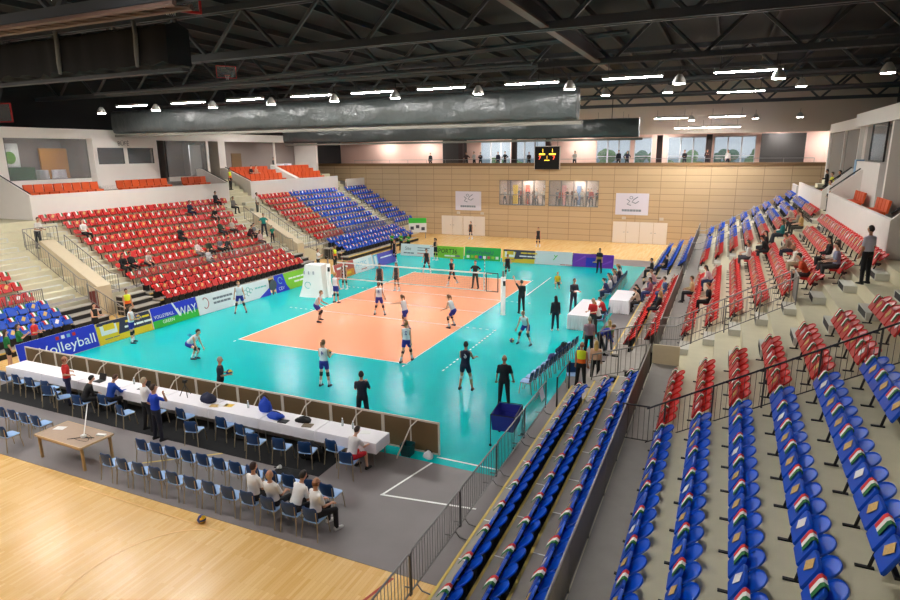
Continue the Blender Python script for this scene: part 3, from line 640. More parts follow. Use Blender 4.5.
# vomitory in the near left aisle
struct('wall_vomitory', MB().prism([(-14.35,0),(-14.35,1.72),(-18.55,4.0),(-18.6,4.0),(-18.6,0)], 1, -8.75, -7.95), BEIGE, 'beige sloping vomitory parapet in the near left aisle', 'parapet')
struct('trim_50', MB().bb((-14.45,-8.95,.0), (-14.33,-8.05,1.72)), BEIGE, 'beige end board of the near left vomitory', 'board')
railing('stair_railing', 'grey railing left of the beige vomitory parapet', [(-14.3,-9.3,1.2),(-14.9,-9.3,1.25),(-18.9,-9.3,3.55)], 1.0, .22, post=1.1)
railing('stair_railing', 'grey railing right of the beige vomitory parapet', [(-14.3,-7.5,1.2),(-14.9,-7.5,1.25),(-18.3,-7.5,3.2)], 1.0, .22, post=1.1)
railing('stair_railing', 'short top railing closing the near left vomitory', [(-19.0,-9.3,3.68),(-19.0,-7.4,3.68)], 1.0, .2, post=1.0)
railing('stair_railing', 'low railing beside the near left bleacher steps', [(-11.6,-9.42,.05),(-14.2,-9.42,1.1)], .95, .3, post=.8)
struct('trim_51', MB().bb((-14.2,-9.35,.5), (-14.1,-8.95,1.6)), cm('dark_red_panel',(110,44,40),.5), 'dark red panel beside the near left vomitory', 'panel')
# vomitory in the far left aisle
struct('wall_vomitory_2', MB().prism([(-14.35,0),(-14.35,1.72),(-18.55,4.0),(-18.6,4.0),(-18.6,0)], 1, 8.3, 9.1), BEIGE, 'beige sloping vomitory parapet in the far left aisle', 'parapet')
railing('stair_railing', 'grey railing on the near side of the far left aisle', [(-14.3,7.7,1.2),(-14.9,7.7,1.25),(-18.9,7.7,3.55)], 1.0, .22, post=1.1)
railing('stair_railing', 'grey railing on the far side of the far left aisle', [(-14.3,9.6,1.2),(-14.9,9.6,1.25),(-18.9,9.6,3.55)], 1.0, .22, post=1.1)
railing('stair_railing', 'grey railing down the far left floor stairs', [(-11.6,9.7,.05),(-14.2,9.7,1.15)], .95, .3, post=.8)
tag(MB().bb((14.15,-8.55,1.206), (15.05,-8.47,1.9)).build('partition_board', BEIGE), 'beige board closing the right walkway at the aisle', 'board')
railing('stair_railing', 'grey cage railing on the right bleacher steps, nearer panel', [(12.2,-9.3,.55),(14.0,-9.3,1.15)], .95, .16, post=.9)
railing('stair_railing', 'grey cage railing on the right bleacher steps, farther panel', [(11.9,-6.35,.55),(14.0,-6.35,1.15)], .95, .16, post=.7)
railing('gallery_railing', 'thin rail along the far gallery edge', [(-22.5,29.75,7.5),(22.5,29.75,7.5)], .35, bars=False, post=2.2, r=.02)
# crowd barriers along the right side
def barrier(loc, rz, lab):
    t = thing('crowd_barrier', lab, 'crowd barrier', loc, rz, 'steel crowd barriers')
    MB().tube([(-1.2,0,.12),(-1.2,0,1.02),(-1.14,0,1.08),(1.14,0,1.08),(1.2,0,1.02),(1.2,0,.12)], .02, 6).build('frame', GALV, t)
    b = MB()
    for i in range(1, 20): x = -1.2+2.4*i/20; b.tube([(x,0,.2),(x,0,1.08)], .008, 4)
    b.tube([(-1.2,0,.2),(1.2,0,.2)], .018, 6); b.build('bars', GALV, t)
    for x in (-.95,.95):
        MB().tube([(x,-.28,.02),(x,-.1,.04),(x,0,.16),(x,.1,.04),(x,.28,.02)], .016, 6).build('foot', GALV, t)
    return t
b0 = barrier((11.1,-12.6,.01), R(90), 'crowd barrier nearest the blue ball cart'); 
for i, y in enumerate((-15.05,-17.5,-19.95,-22.4)): dup(b0, (11.1,y,.01), R(90), '%s steel crowd barrier in front of the ball cart' % nth(i+1))
t = thing('gate_frame', 'black post gate beside the near bleacher end', 'gate', (11.35,-10.0,.01))
for y in (-.9,.9): MB().tube([(0,y,0),(0,y,1.08)], .03, 8).build('post', BLACK, t)
MB().tube([(0,-.9,1.06),(0,.9,1.06)], .02, 6).build('rail', BLACK, t)
tw = tag(MB().loft([[V((x, y, z)) for y in (-.22,-.1,.05,.22)] for x, z in ((-.16,.62),(-.06,.9),(0,1.115),(.05,.9),(.1,.7))], 0, False, True, False).build('towel', CLOTH, None), 'white towel hanging over the crowd barrier by the ball cart', 'towel'); tw.location = (11.1,-12.1,.01)
LAMP_E, BELL_E = 160, 45
# ---------------------------------------------------------------- roof
for i, y in enumerate((-28,-18.9,-10,-1.5,8,17.5,26.5)):
    z0, z1 = (11.95,13.6) if i == 1 else (12.25,14.0)
    t = thing('roof_truss', 'dark steel roof truss, %s from the near end' % nth(i), 'roof truss', (0,y,0), 0, 'trusses under the roof'); t['kind'] = 'structure'
    for nm, z, h in (('lower_chord',z0,.24),('upper_chord',z1,.24)):
        for dy in (-.14,.14): MB().bb((-27.9,dy-.06,z), (27.5,dy+.06,z+h)).build(nm, TRUSS, t)
    web = MB(); n = 15; dx = 55/n
    for j in range(n):
        xa = -27.5+dx*j
        web.tube([(xa,0,z1+.1),(xa+dx/2,0,z0+.1)], .085, 5, 0, True, False); web.tube([(xa+dx/2,0,z0+.1),(xa+dx,0,z1+.1)], .085, 5, 0, True, False)
    web.build('web_diagonals', TRUSS, t)
pur = MB()
for j in range(23): pur.bb((-27.5+2.5*j-.06,-36,14.25), (-27.5+2.5*j+.06,37,14.5))
t = tag(pur.build('roof_purlins', cm('purlin',(34,34,36),.7)), 'dark purlins running lengthwise under the roof deck', 'roof purlins', None, 'structure')
LAMP = mat('lamp_diffuser', (.9,.9,.9), .4, emit=(1,.975,.94,LAMP_E))
BELL = mat('lamp_bell_glow', (.9,.9,.9), .4, emit=(1,.95,.88,BELL_E))
HOUS = cm('lamp_housing', (120,118,114), .5)
def fixture():
    t = thing('ceiling_light', '', 'ceiling light')
    MB().box((0,0,.06),(2.5,.30,.12)).build('housing', HOUS, t)
    MB().box((0,0,-.012),(2.4,.24,.02)).build('diffuser', LAMP, t)
    m = MB()
    for x in (-1,1): m.tube([(x,0,.1),(x,0,.62)], .01, 4)
    m.build('suspension', BLACK, t)
    return t
def bell():
    t = thing('high_bay_lamp', '', 'lamp')
    rf_ = MB().tube([(0,0,-.02),(0,0,.05),(0,0,.24),(0,0,.42)], [.30,.31,.22,.10], 14).build('reflector', cm('lamp_bell',(190,184,178),.4), t)
    MB().tube([(0,0,-.035),(0,0,-.021)], [.27,.27], 14).build('lamp_glass', BELL, rf_)
    MB().tube([(0,0,.42),(0,0,.75)], .015, 5).build('hanger', BLACK, t)
    return t
fx0, bl0 = fixture(), bell(); bl0.scale = (.85,.85,.85); nf = nb = 0
ROWS = [(-2.2, 11.55, (-18,-13.3,-9,-4.5,-.7,3.1,7.6,12,16.4)), (-21, 11.75, (-24,-18,-12,-6,4,14)), (-13, 11.75, (-15.4,-10,-5.2)), (-26, 11.75, (-22,-16,-10,-4,2)),  # near gallery rows are unseen, added to light the near half
        (9.6, 11.75, (16.3,)), (13, 11.75, (-20,-14,-8,-2,4)), (22, 11.0, (-20,-12.5,-5,1.5,7.0,11.6,15.6)), (27, 10.4, (12.8,15.4))]  # row behind the curtain is added to brighten the far half and left stand
for ri, (y, z, xs) in enumerate(ROWS):
    for i, x in enumerate(xs):
        lab = '%s long ceiling lamp from the left in the %s' % (nth(i), ('main row above the net','row over the near gallery','row above the black bundle','added rearmost row over the near gallery','spot behind the curtain end','added row hidden behind the curtain','far row','last short row')[ri])
        if nf == 0: fx0.location = (x,y,z); fx0['label'] = lab; fx0['group'] = 'long ceiling lamps'
        else: dup(fx0, (x,y,z), 0, lab, 'long ceiling lamps')
        nf += 1
for ri, (y, z, xs) in enumerate(((-2.4,11.2,(-20.5,-15.7,-11.2,-7,-2.9,.7,5.1,9.4,13.9,17.5,21.0)), (5,11.5,(9.6,12.8,18.9)), (24,10.9,(2.6,8.1,13,17.6,20.6)), (-20,11.5,(-20,-9,9,19)))):
    for i, x in enumerate(xs):
        lab = '%s round high bay lamp from the left in the %s row' % (nth(i), ('main','second','far','near gallery')[ri])
        if nb == 0: bl0.location = (x,y,z); bl0['label'] = lab; bl0['group'] = 'round high bay lamps'
        else: dup(bl0, (x,y,z), 0, lab, 'round high bay lamps')
        nb += 1
for i, x in enumerate((-21,-16,-7,2,10,20,24)): dup(fx0, (x,33.6,10.27), 0, '%s gallery ceiling lamp from the left above the end wall' % nth(i), 'gallery lamps', skip=('suspension',)).scale = (.55,1,1)
for i, (x, y) in enumerate(((-24.8,-3.5),(-24.8,7.5),(-24.8,15),(-24.8,21.5),(24.8,15))): dup(fx0, (x,y,9.78), R(90), '%s added fill lamp on the box ceilings, counted from the near left' % nth(i), 'added box fill lamps', skip=('suspension',)).scale = (.3,1,1)  # unseen fill lamps added behind the headers to brighten the box interiors
# rolled divider curtains
def roll(y, xa, xb, z0, z1, lab, seed):
    rnd = random.Random(seed); b = MB(); n = 90; rings = []; cy = (z1-z0)/2
    for i in range(n+1):
        x = xa+(xb-xa)*i/n; ring = []
        for k in range(18):
            a = 2*pi*k/18; rr = 1+.05*sin(x*2.3+k*1.3)+.05*rnd.uniform(-1,1)+.04*sin(x*.7+k)
            ring.append(V((x, .42*math.copysign(abs(cos(a))**.5,cos(a))*rr, (z0+z1)/2+cy*math.copysign(abs(sin(a))**.7,sin(a)))))
        rings.append(ring)
    b.loft(rings)
    t = thing('divider_curtain', lab, 'divider curtain', (0,y,0))
    b.build('rolled_curtain', FOIL, t)
    MB().bb((xa+.1,-.35,z0-.22), (xb+.3,-.1,z0-.06)).build('bottom_bar', cm('curtain_bar',(104,100,90),.5), t)
    s_ = MB(); 
    for i in range(8):
        x = xa+(xb-xa)*(i+.5)/8; s_.tube([(x,0,z1-.1),(x,0,12.3)], .03, 5)
    s_.build('suspension', BLACK, t)
FOIL = mat('dark_foil', s2l(70,74,74), .3, 0, var=.15, scale=1.6, bump=1.0)
roll(.7, -23.2, 9.1, 10.05, 11.55, 'long rolled dark foil divider curtain nearer the camera', 3)
roll(18, -22.5, 9.8, 9.55, 10.9, 'second rolled dark foil divider curtain behind the first', 5)
# black bundle of folded curtain hanging at the upper left
b = MB(); rnd = random.Random(2); rings = []
for i in range(40):
    x = -9.2+9.2*i/39; rings.append([V((x, -.5+.06*rnd.uniform(-1,1), 11.3+.08*rnd.uniform(-1,1))), V((x, .45, 11.3+.05*rnd.uniform(-1,1))), V((x, .5+.05*rnd.uniform(-1,1), 12.4)), V((x, 0, 12.55+.05*rnd.uniform(-1,1))), V((x, -.5+.07*rnd.uniform(-1,1), 12.4+.04*rnd.uniform(-1,1)))])
b.loft(rings)
t = thing('hanging_curtain', 'black folded curtain bundle hanging under the roof at the upper left', 'curtain', (0,-15,0)); b.build('folded_cloth', BLK2, t)
for x in (-8.9,-4.9,-1.2):
    MB().tube([(x,-.56,12.6),(x+.1,-.62,12.2),(x+.02,-.60,11.6),(x-.05,-.56,11.25)], [.07,.07,.07,.05], 6).build('strap', cm('grey_strap',(120,120,116),.7), t)
MB().bb((-9.6,-.15,11.1), (.2,.15,11.2)).build('carrier_beam', cm('dark_beam',(40,40,42),.6), t)
# lengthwise beam and catwalks
t = thing('gantry_beam', 'brown lengthwise steel beam crossing under the roof', 'beam', (10.4,0,0)); t['kind'] = 'structure'
MB().bb((-.14,-16,12.3), (.14,1.2,12.36)).build('lower_flange', RUST, t); MB().bb((-.03,-16,12.36), (.03,1.2,12.8)).build('web_plate', TRUSS, t); MB().bb((-.14,-16,12.8), (.14,1.2,12.86)).build('upper_flange', TRUSS, t)
def lattice(y, xa, xb, z, w, lab, m=TRUSS, dz=0):
    t = thing('catwalk', lab, 'catwalk', (0,y,0)); t['kind'] = 'structure'
    for dy in (-w/2,w/2): MB().tube([(xa,dy,z),(xb,dy,z+dz)], .07, 6).build('side_rail', m, t)
    b = MB(); n = int((xb-xa)/.6)
    for i in range(n): x0 = xa+(xb-xa)*i/n; x1 = xa+(xb-xa)*(i+1)/n; b.tube([(x0,-w/2,z+dz*i/n),(x1,w/2,z+dz*(i+1)/n)], .035, 4)
    b.build('lattice', m, t)
lattice(-6.5, -15, 9, 11.75, .7, 'long flat catwalk lattice under the middle trusses')
lattice(-4.0, -12, 12, 12.15, .5, 'second narrow catwalk lattice under the middle trusses', dz=.9)
lattice(-18.9, -3.5, 4.4, 11.85, .5, 'reddish lattice beam over the black curtain bundle', RUST)
lattice(3.5, -22, 24, 12.0, .5, 'straight cable tray lattice above the main lamp row')
lattice(13, -10, 26, 12.1, .5, 'straight cable tray lattice beyond the main lamp row')
# folded basketball goals under the roof
def goal(loc, rz, lab, k=1):
    t = thing('basketball_goal', lab, 'basketball goal', loc, rz); t.scale = (k,k,k)
    MB().box((0,0,.3),(1.8,.05,1.05)).build('backboard', WGLASS, t)
    f = MB()
    for a in ((0,0,-.24),(0,0,.84)): f.box(a,(1.84,.08,.06))
    for x in (-.9,.9): f.box((x,0,.3),(.06,.08,1.1))
    f.build('frame', cm('red_paint',(190,40,40),.5), t)
    MB().tube([(.225*cos(R(a)), -.35+.225*sin(R(a)), -.05) for a in range(0, 361, 20)], .015, 5, 0, False).build('hoop', cm('hoop_orange',(206,90,40),.5), t)
    b = MB()
    for k in range(12):
        a = 2*pi*k/12; b.tube([(.22*cos(a),-.35+.22*sin(a),-.05),(.15*cos(a+.5),-.35+.15*sin(a+.5),-.25),(.11*cos(a+.2),-.35+.11*sin(a+.2),-.45)], .006, 4)
    b.build('net', LINE, t)
    MB().tube([(0,.05,.6),(0,.6,1.6),(0,.8,2.6)], .06, 6).build('folding_arm', TRUSS, t)
goal((-25.3,-5.8,10.9), R(20), 'white netted basketball goal folded up at the left edge under the roof')
goal((1.3,-16.5,12.75), R(60), 'basketball goal folded up beside the black curtain bundle')
goal((-6.6,-6.0,12.3), R(50), 'small basketball goal folded up in the roof behind the curtain bundle', .5)
# ---------------------------------------------------------------- net and posts
t = thing('volleyball_net', 'white taped volleyball net across the middle of the court', 'volleyball net')
nm = MB()
for i in range(96): x = -4.75+.1*i; nm.box((x,0,1.74),(.0035,.0035,.96))
for i in range(10): nm.box((0,0,1.28+.1*i),(9.6,.0035,.0035))
nm.build('mesh_netting', cm('net_cord',(110,104,100),.7), t)
MB().box((0,0,2.21),(9.9,.02,.07)).build('top_tape', LINE, t); MB().box((0,0,1.25),(9.9,.02,.055)).build('bottom_tape', LINE, t)
for x in (-4.5,4.5): MB().box((x,0,1.73),(.055,.024,.98)).build('side_tape', LINE, t)
ANT = cm('antenna_red',(200,40,40),.5)
for x in (-4.55,4.55):
    a = MB()
    for i in range(18): a.tube([(x,-.03,1.24+.1*i),(x,-.03,1.34+.1*i)], .012, 6, i % 2)
    a.build('antenna', [ANT,LINE], t)
MB().bb((4.62,-.012,1.22),(4.66,.012,2.26)).bb((5.28,-.012,1.22),(5.32,.012,2.26)).bb((4.62,-.012,2.22),(5.32,.012,2.26)).bb((4.62,-.012,1.22),(5.32,.012,1.26)).build('dark_end_frame', BLACK, t, 'dark tension frame at the net end')
for x, nmx in ((-5.6,'far side left'),(5.6,'near side right')):
    p = thing('net_post', 'white padded net post at the %s end of the net' % nmx.split()[-1], 'net post', (x,0,.012))
    MB().tube([(0,0,0),(0,0,.03),(0,0,2.05),(0,0,2.08)], [.15,.13,.13,.1], 12).build('padding', LINE, p); MB().tube([(0,0,2.08),(0,0,2.4)], .05, 8).build('tube', STEEL, p); MB().box((.1,-.12,1.75),(.12,.08,.26)).build('winch', BLACK, p)
rs = thing('referee_stand', 'white wrapped referee stand flaring to the floor at the left net post', 'referee stand', (-6.65,.2,.012), R(8))
rg = []
for z, a, b, tw in ((0,.86,.75,0),(.5,.72,.62,0),(1.2,.62,.5,0),(1.95,.55,.42,0)): rg.append([V((a,b,z)),V((-a,b,z)),V((-a,-b,z)),V((a,-b,z))])
MB().loft(rg,0,True,False).build('white_cover', LINE, rs)
for k in range(3): MB().box((-.5+.3*k,-.60+.02*k,1.5),(.10,.05,.2), 0).build('grey_print', cm('print_grey',(190,190,196),.7), rs)
MB().tube([(-.25+.5*cos(a)*.4, -.70, .75+.2*sin(a)) for a in [R(q) for q in range(0,320,20)]], .025, 5).build('swirl_mark', cm('swirl_teal',(120,190,190),.6), rs)
# ---------------------------------------------------------------- advertising boards
def board(p0, p1, h, lab, paint, back=None, t=.06):
    """board from p0 (left as read) to p1; paint(root, L, h) draws on its face, local x along, -y towards the reader, z up"""
    d = V((p1[0]-p0[0], p1[1]-p0[1], 0)); L = d.length; rz = math.atan2(d.y, d.x)
    b = thing('advertising_board', lab, 'advertising board', (p0[0],p0[1],.012), rz); b.rotation_euler = (R(-11),0,rz)
    b_ = MB().box((L/2,t/2,h/2+.02),(L,t,h)).build('back_panel', back or PAPER, b)
    for x in (.3,L-.3): MB().tube([(x,.08,.9),(x,.30,.07)], .018, 6).build('foot', STEEL, b)
    paint(b_, L, h); return b
def pan(b, x0, x1, z0, z1, m, name='printed_field', y=0, poly=None):
    if poly: return MB().prism(poly, 1, -.008-y, -.002).build(name, m, b)
    return MB().bb((x0,-.008-y,z0),(x1,-.001,z1)).build(name, m, b)
def tx_(b, s, x, z, size, m, sx=1, shear=0, name='lettering', y=-.012): return text(s, b, (x,y,z), (R(90),0,0), size, m, name, sx, 'LEFT', .003, shear)
def bars(b, x0, z, ws, m, h=.05, gap=.04, name='small_print'):
    o = MB(); x = x0
    for w_ in ws: o.bb((x,-.014,z),(x+w_,-.008,z+h)); x += w_+gap
    return o.build(name, m, b)
BB = cm('board_blue',(24,52,200),.4); BY = cm('board_yellow',(246,208,40),.4); BN = cm('board_navy',(48,52,78),.4); BG = cm('board_green',(60,190,60),.4); BGL = cm('board_lime',(140,206,50),.4)
BW = cm('board_white',(240,242,244),.4); BR = cm('board_red',(196,84,76),.4); BO = cm('board_orange',(240,150,40),.4); BP = cm('board_purple',(120,50,190),.4); BT = cm('print_teal',(120,196,190),.5); PG = cm('print_dark',(120,124,134),.5); LB = cm('board_pale_blue',(120,190,220),.4); VB = cm('board_violet',(92,84,190),.4)
def p1(b, L, h):
    pan(b,0,L,.02,h+.02,BB)
    tx_(b,'Volleyball',L*.24,.26,.62,LINE,1.06,0,'lettering')
    for i, c in enumerate((ANT,LINE,LB,ANT)): pan(b,1.62+.25*i,1.77+.25*i,.80,.95,c,'social_icon',.006)
board((-9.76,-15.75),(-9.74,-12.3),1.05,'blue board with big white Volleyball lettering behind the near barrier',p1)
def p2(b, L, h):
    pan(b,0,L,.02,h+.02,BY); pan(b,0,0,0,0,BN,'navy_field',.004,[(L*.36,.30),(L,.36),(L,h+.02),(L*.02,h+.02),(L*.02,h-.12),(L*.42,h-.15)])
    pan(b,.18,1.0,.42,.86,LINE,'white_logo',.006); pan(b,.35,.9,.62,.9,BY,'logo_badge',.01); bars(b,.3,.2,(.4,.3),PG)
    bars(b,1.5,.75,(.5,.35,.4),BY,.1); bars(b,1.4,.5,(.6,.4,.5),LINE,.1); bars(b,1.7,.3,(.4,.5),BY,.06)
board((-9.72,-12.28),(-9.66,-9.43),1.0,'yellow and navy board beside the blue Volleyball board',p2)
def p3(b, L, h):
    pan(b,0,L,.40,h+.02,BB); pan(b,0,0,0,0,BG,'green_field',.0,[(0,.02),(L,.02),(L,.52),(0,.40)])
    pan(b,0,0,0,0,LINE,'white_wedge',.006,[(1.30,h+.02),(1.42,h+.02),(1.75,.30),(1.62,.34)])
    tx_(b,'VOLLEYBALL',.12,.50,.25,LINE,.85); tx_(b,'GREEN',.55,.18,.24,LINE,1.0); tx_(b,'WAY',1.58,.30,.66,LINE,.82)
board((-9.64,-9.35),(-9.62,-6.45),1.05,'blue and green board reading Volleyball Green Way',p3)
def p4(b, L, h):
    pan(b,0,L,.02,h+.02,BW); MB().tube([(.55+.16*cos(a*1.3),-.014,.6+.3*sin(a)) for a in [R(q) for q in range(-140,150,20)]], .02, 5).build('figure_mark', BR, b)
    bars(b,1.05,.66,(.22,.2,.24,.2,.18,.22),PG,.12,.03); bars(b,1.05,.42,(.2,.24,.2,.22,.24),PG,.12,.03)
board((-9.6,-6.4),(-9.45,-3.5),1.05,'white board with two grey text lines and a reddish mark',p4)
def p5(b, L, h):
    pan(b,0,L,.02,h+.02,BW)
    for i, (x, z) in enumerate(((.5,.6),(.72,.72),(.72,.46),(.95,.6))): MB().tube([(x+.13*cos(a),-.014,z+.12*sin(a)) for a in [R(q) for q in range(0,300,25)]], .018, 5).build('swirl_mark', BT, b)
    bars(b,1.3,.62,(.2,.2,.25,.18),BT,.09); pan(b,0,0,0,0,BB,'blue_corner',.004,[(L-1.0,.02),(L,.02),(L,.5)])
board((-9.44,-3.45),(-9.32,-.95),1.05,'white board with a teal swirl mark, left of the blue green board',p5)
tag(MB().tube([(-9.35,-.72,.6),(-9.31,-.72,.6)], .34, 16).box((-9.33,-.72,.2),(.05,.1,.4)).build('round_sign', cm('dark_grey_sign',(84,84,90),.5)), 'dark grey round sign between the white and the blue green boards', 'sign')
def p6(b, L, h):
    pan(b,0,L,.02,h+.02,BGL); pan(b,0,0,0,0,BB,'blue_field',.004,[(0,.02),(1.25,.02),(1.0,.4),(.85,h+.02),(0,h+.02)])
    tx_(b,'CEV',.22,.14,.3,LINE,1); MB().tube([(.5+.2*cos(a),-.016,.75+.2*sin(a)) for a in [R(q) for q in range(0,330,30)]], .03, 5).build('ball_emblem', LB, b)
    bars(b,1.3,.66,(.4,.3,.4,.3),LINE,.1); bars(b,1.8,.38,(.5,.4),LINE,.12)
board((-9.28,-.45),(-9.2,2.75),1.1,'blue and lime green board left of the referee stand',p6)
def p7(b, L, h): pan(b,0,L,.02,h+.02,BR); pan(b,L*.3,L*.95,.02,.5,BO,'orange_field',.004); bars(b,.3,.68,(.4,.5,.4),LINE,.14); pan(b,L*.45,L*.8,.18,.36,BY,'badge',.008)
board((-8.05,4.3),(-8.1,6.8),1.05,'red and orange board behind the left end of the net',p7)
def p8(b, L, h): pan(b,0,L,.02,h+.02,BW); tx_(b,'ARCTIC',.2,.5,.42,LB,.95); bars(b,.8,.18,(.3,.4),BR,.07); pan(b,L-.55,L-.12,.15,.9,cm('pale_blue_print',(206,226,236),.5),'photo_print',.004)
board((-8.1,6.85),(-8.05,9.3),1.05,'white board with pale blue capital lettering beyond the net',p8)
def p9(b, L, h): pan(b,0,L,.02,h+.02,VB); pan(b,0,.6,.02,h+.02,LB,'pale_field',.004); pan(b,.15,.45,.2,.9,BW,'bottle_print',.008); bars(b,1.0,.6,(.5,.6,.5),LINE,.1)
board((-8.0,9.35),(-7.9,12.6),1.0,'violet board at the far left corner of the mat',p9)
def f1(b, L, h): pan(b,0,L,.02,h+.02,BW); tx_(b,'Site',.4,.5,.4,PG,1); bars(b,.3,.2,(.3,.3,.3),PG,.1); bars(b,1.6,.7,(.5,.6),PG,.06); bars(b,1.6,.5,(.6,.4),PG,.06); bars(b,1.6,.25,(.8,.3),BR,.06)
board((-9.1,15.45),(-6.0,15.45),1.0,'white board at the left end of the far board row',f1)
def f2(b, L, h): pan(b,0,L,.02,h+.02,BGL); tx_(b,'SPORT36',.06,.42,.52,BLACK,.95); bars(b,.9,.16,(.5,.4),LINE,.12); bars(b,1.9,.16,(.4,),PG,.14)
board((-5.85,15.45),(-3.25,15.45),.98,'lime board reading SPORT36 in the far row',f2)
def f3(b, L, h):
    pan(b,0,L,.02,h+.02,cm('vivid_green',(20,180,70),.4)); tx_(b,'#EuroVolleyU',.15,.52,.42,cm('deep_blue_print',(20,70,120),.5),.98)
    for i, c in enumerate((LINE,BGL,BO,BB,LINE,BR,BGL,LINE)): pan(b,.2+.36*i,.45+.36*i,.16,.38,c,'icon',.006)
board((-3.15,15.45),(-.02,15.45),1.04,'green hashtag board with a row of small icons in the far row',f3)
board((.15,15.45),(2.8,15.45),1.0,'yellow and navy board in the far row, right of the green one',p2)
def f5(b, L, h): pan(b,0,L,.02,h+.02,BW); MB().tube([(1.45,-.014,.4),(1.6,-.014,.62),(1.5,-.014,.8)], .035, 5).tube([(1.6,-.014,.62),(1.75,-.014,.8)], .035, 5).build('green_mark', BG, b); bars(b,2.0,.06,(.4,.5),BR,.05)
board((2.85,15.45),(5.75,15.45),1.04,'plain white board with a small green mark in the far row',f5)
def f6(b, L, h):
    pan(b,0,L,.02,h+.02,BP); pan(b,1.0,2.0,.08,.75,BB,'blue_card',.006); MB().tube([(1.7,-.02,.4),(1.7,-.016,.41)], .2, 12).build('ball_print', BY, b); pan(b,0,0,0,0,cm('violet_streak',(150,80,214),.4),'streak',.003,[(.1,.3),(.9,.9),(1.0,.8)]); pan(b,0,0,0,0,cm('violet_streak',(150,80,214),.4),'streak',.003,[(2.1,.2),(2.95,.7),(2.95,.5)])
board((5.8,15.45),(8.85,15.45),1.0,'purple board with a blue card at the right end of the far row',f6)
# ---------------------------------------------------------------- near barrier of brown panels
BRN = cm('brown_hardboard', (112,88,58), .55, var=.12, scale=2); FRM = cm('cream_frame', (216,204,190), .5)
def barpanel(loc, lab):
    t = thing('barrier_panel', lab, 'barrier panel', loc, 0, 'brown barrier panels'); W = 1.86
    MB().bb((.02,-.012,.06),(W-.02,.012,.98)).build('hardboard', BRN, t)
    f = MB().bb((0,-.02,.98),(W,.02,1.03)).bb((0,-.02,.02),(W,.02,.07)).bb((0,-.02,.02),(.05,.02,1.03)).bb((W-.05,-.02,.02),(W,.02,1.03)).bb((W/2-.02,-.022,.07),(W/2+.02,0,.98))
    f.build('frame', FRM, t)
    MB().tube([(W*.62,-.03,.99),(W*.62-.12,-.2,.86),(W*.62-.26,-.50,.35),(W*.62-.36,-.66,.02)], .022, 6).build('strut', FRM, t)
    return t
bpn = barpanel((-9.5,-15.65,.012), 'first brown panel of the near barrier from the left')
for i in range(1,10): dup(bpn, (-9.5+1.865*i,-15.65,.012), 0, '%s brown panel of the near barrier from the left' % nth(i), 'brown barrier panels')
# ---------------------------------------------------------------- tables
def cloth(b, lo, hi, z0, z1, wav=.03, seed=1):
    """tablecloth over a box: flat top, wavy hanging sides"""
    rnd = random.Random(seed); rim = []; nx = 26; ny = 8
    P = [(lo[0]+(hi[0]-lo[0])*i/nx, lo[1]) for i in range(nx)]+[(hi[0], lo[1]+(hi[1]-lo[1])*i/ny) for i in range(ny)]+[(hi[0]-(hi[0]-lo[0])*i/nx, hi[1]) for i in range(nx)]+[(lo[0], hi[1]-(hi[1]-lo[1])*i/ny) for i in range(ny)]
    c = ((lo[0]+hi[0])/2, (lo[1]+hi[1])/2)
    def ring(z, k): 
        out = []
        for i, (x, y) in enumerate(P):
            d = k*(.6+.6*sin(i*1.9+seed)+.2*rnd.random()); out.append(V((x+(d if x >= hi[0]-1e-6 else -d if x <= lo[0]+1e-6 else 0), y+(d if y >= hi[1]-1e-6 else -d if y <= lo[1]+1e-6 else 0), z)))
        return out
    b.loft([ring(z0,wav),ring((z0+z1)/2,wav*.6),ring(z1-.015,.004),ring(z1,-.004)],0,False); o = len(b.v)-len(P)
    b.f.append([o+i for i in range(len(P))]); b.m.append(0); b.sm.append(False)
def long_table(x0, x1, i):
    t = thing('press_table', '%s white clothed press table from the left behind the brown barrier' % nth(i), 'table', (x0,-16.62,.01), 0, 'white press tables'); L = x1-x0
    b = MB(); cloth(b, (0,-.38), (L,.38), .44, .752, .015, i+1); b.build('tablecloth', CLOTH, t)
    MB().bb((.03,-.35,.70),(L-.03,.35,.745)).build('table_top', BEIGE, t)
    for x in (.12,L-.12):
        for y in (-.3,.3): MB().tube([(x,y,0),(x,y,.71)], .018, 6).build('leg', STEEL, t)
xs_ = [-8.55,-6.5,-4.45,-2.4,-.35,1.7,3.75,5.8,7.85]
for i in range(8): long_table(xs_[i]+.02, xs_[i+1]-.02, i)
def side_table(loc, sx, sy, lab, seed):
    t = thing('scorer_table', lab, 'table', loc); b = MB(); cloth(b, (-sx/2,-sy/2), (sx/2,sy/2), .02, .752, .06, seed); b.build('tablecloth', CLOTH, t)
    MB().bb((-sx/2+.04,-sy/2+.04,.69),(sx/2-.04,sy/2-.04,.742)).build('table_top', BEIGE, t)
    return t
side_table((9.95,.3,.012), 1.0, 3.5, 'white clothed scorer table nearest the court', 4)
side_table((11.3,3.75,.012), 1.0, 2.6, 'second white clothed scorer table at the foot of the bleachers', 9)
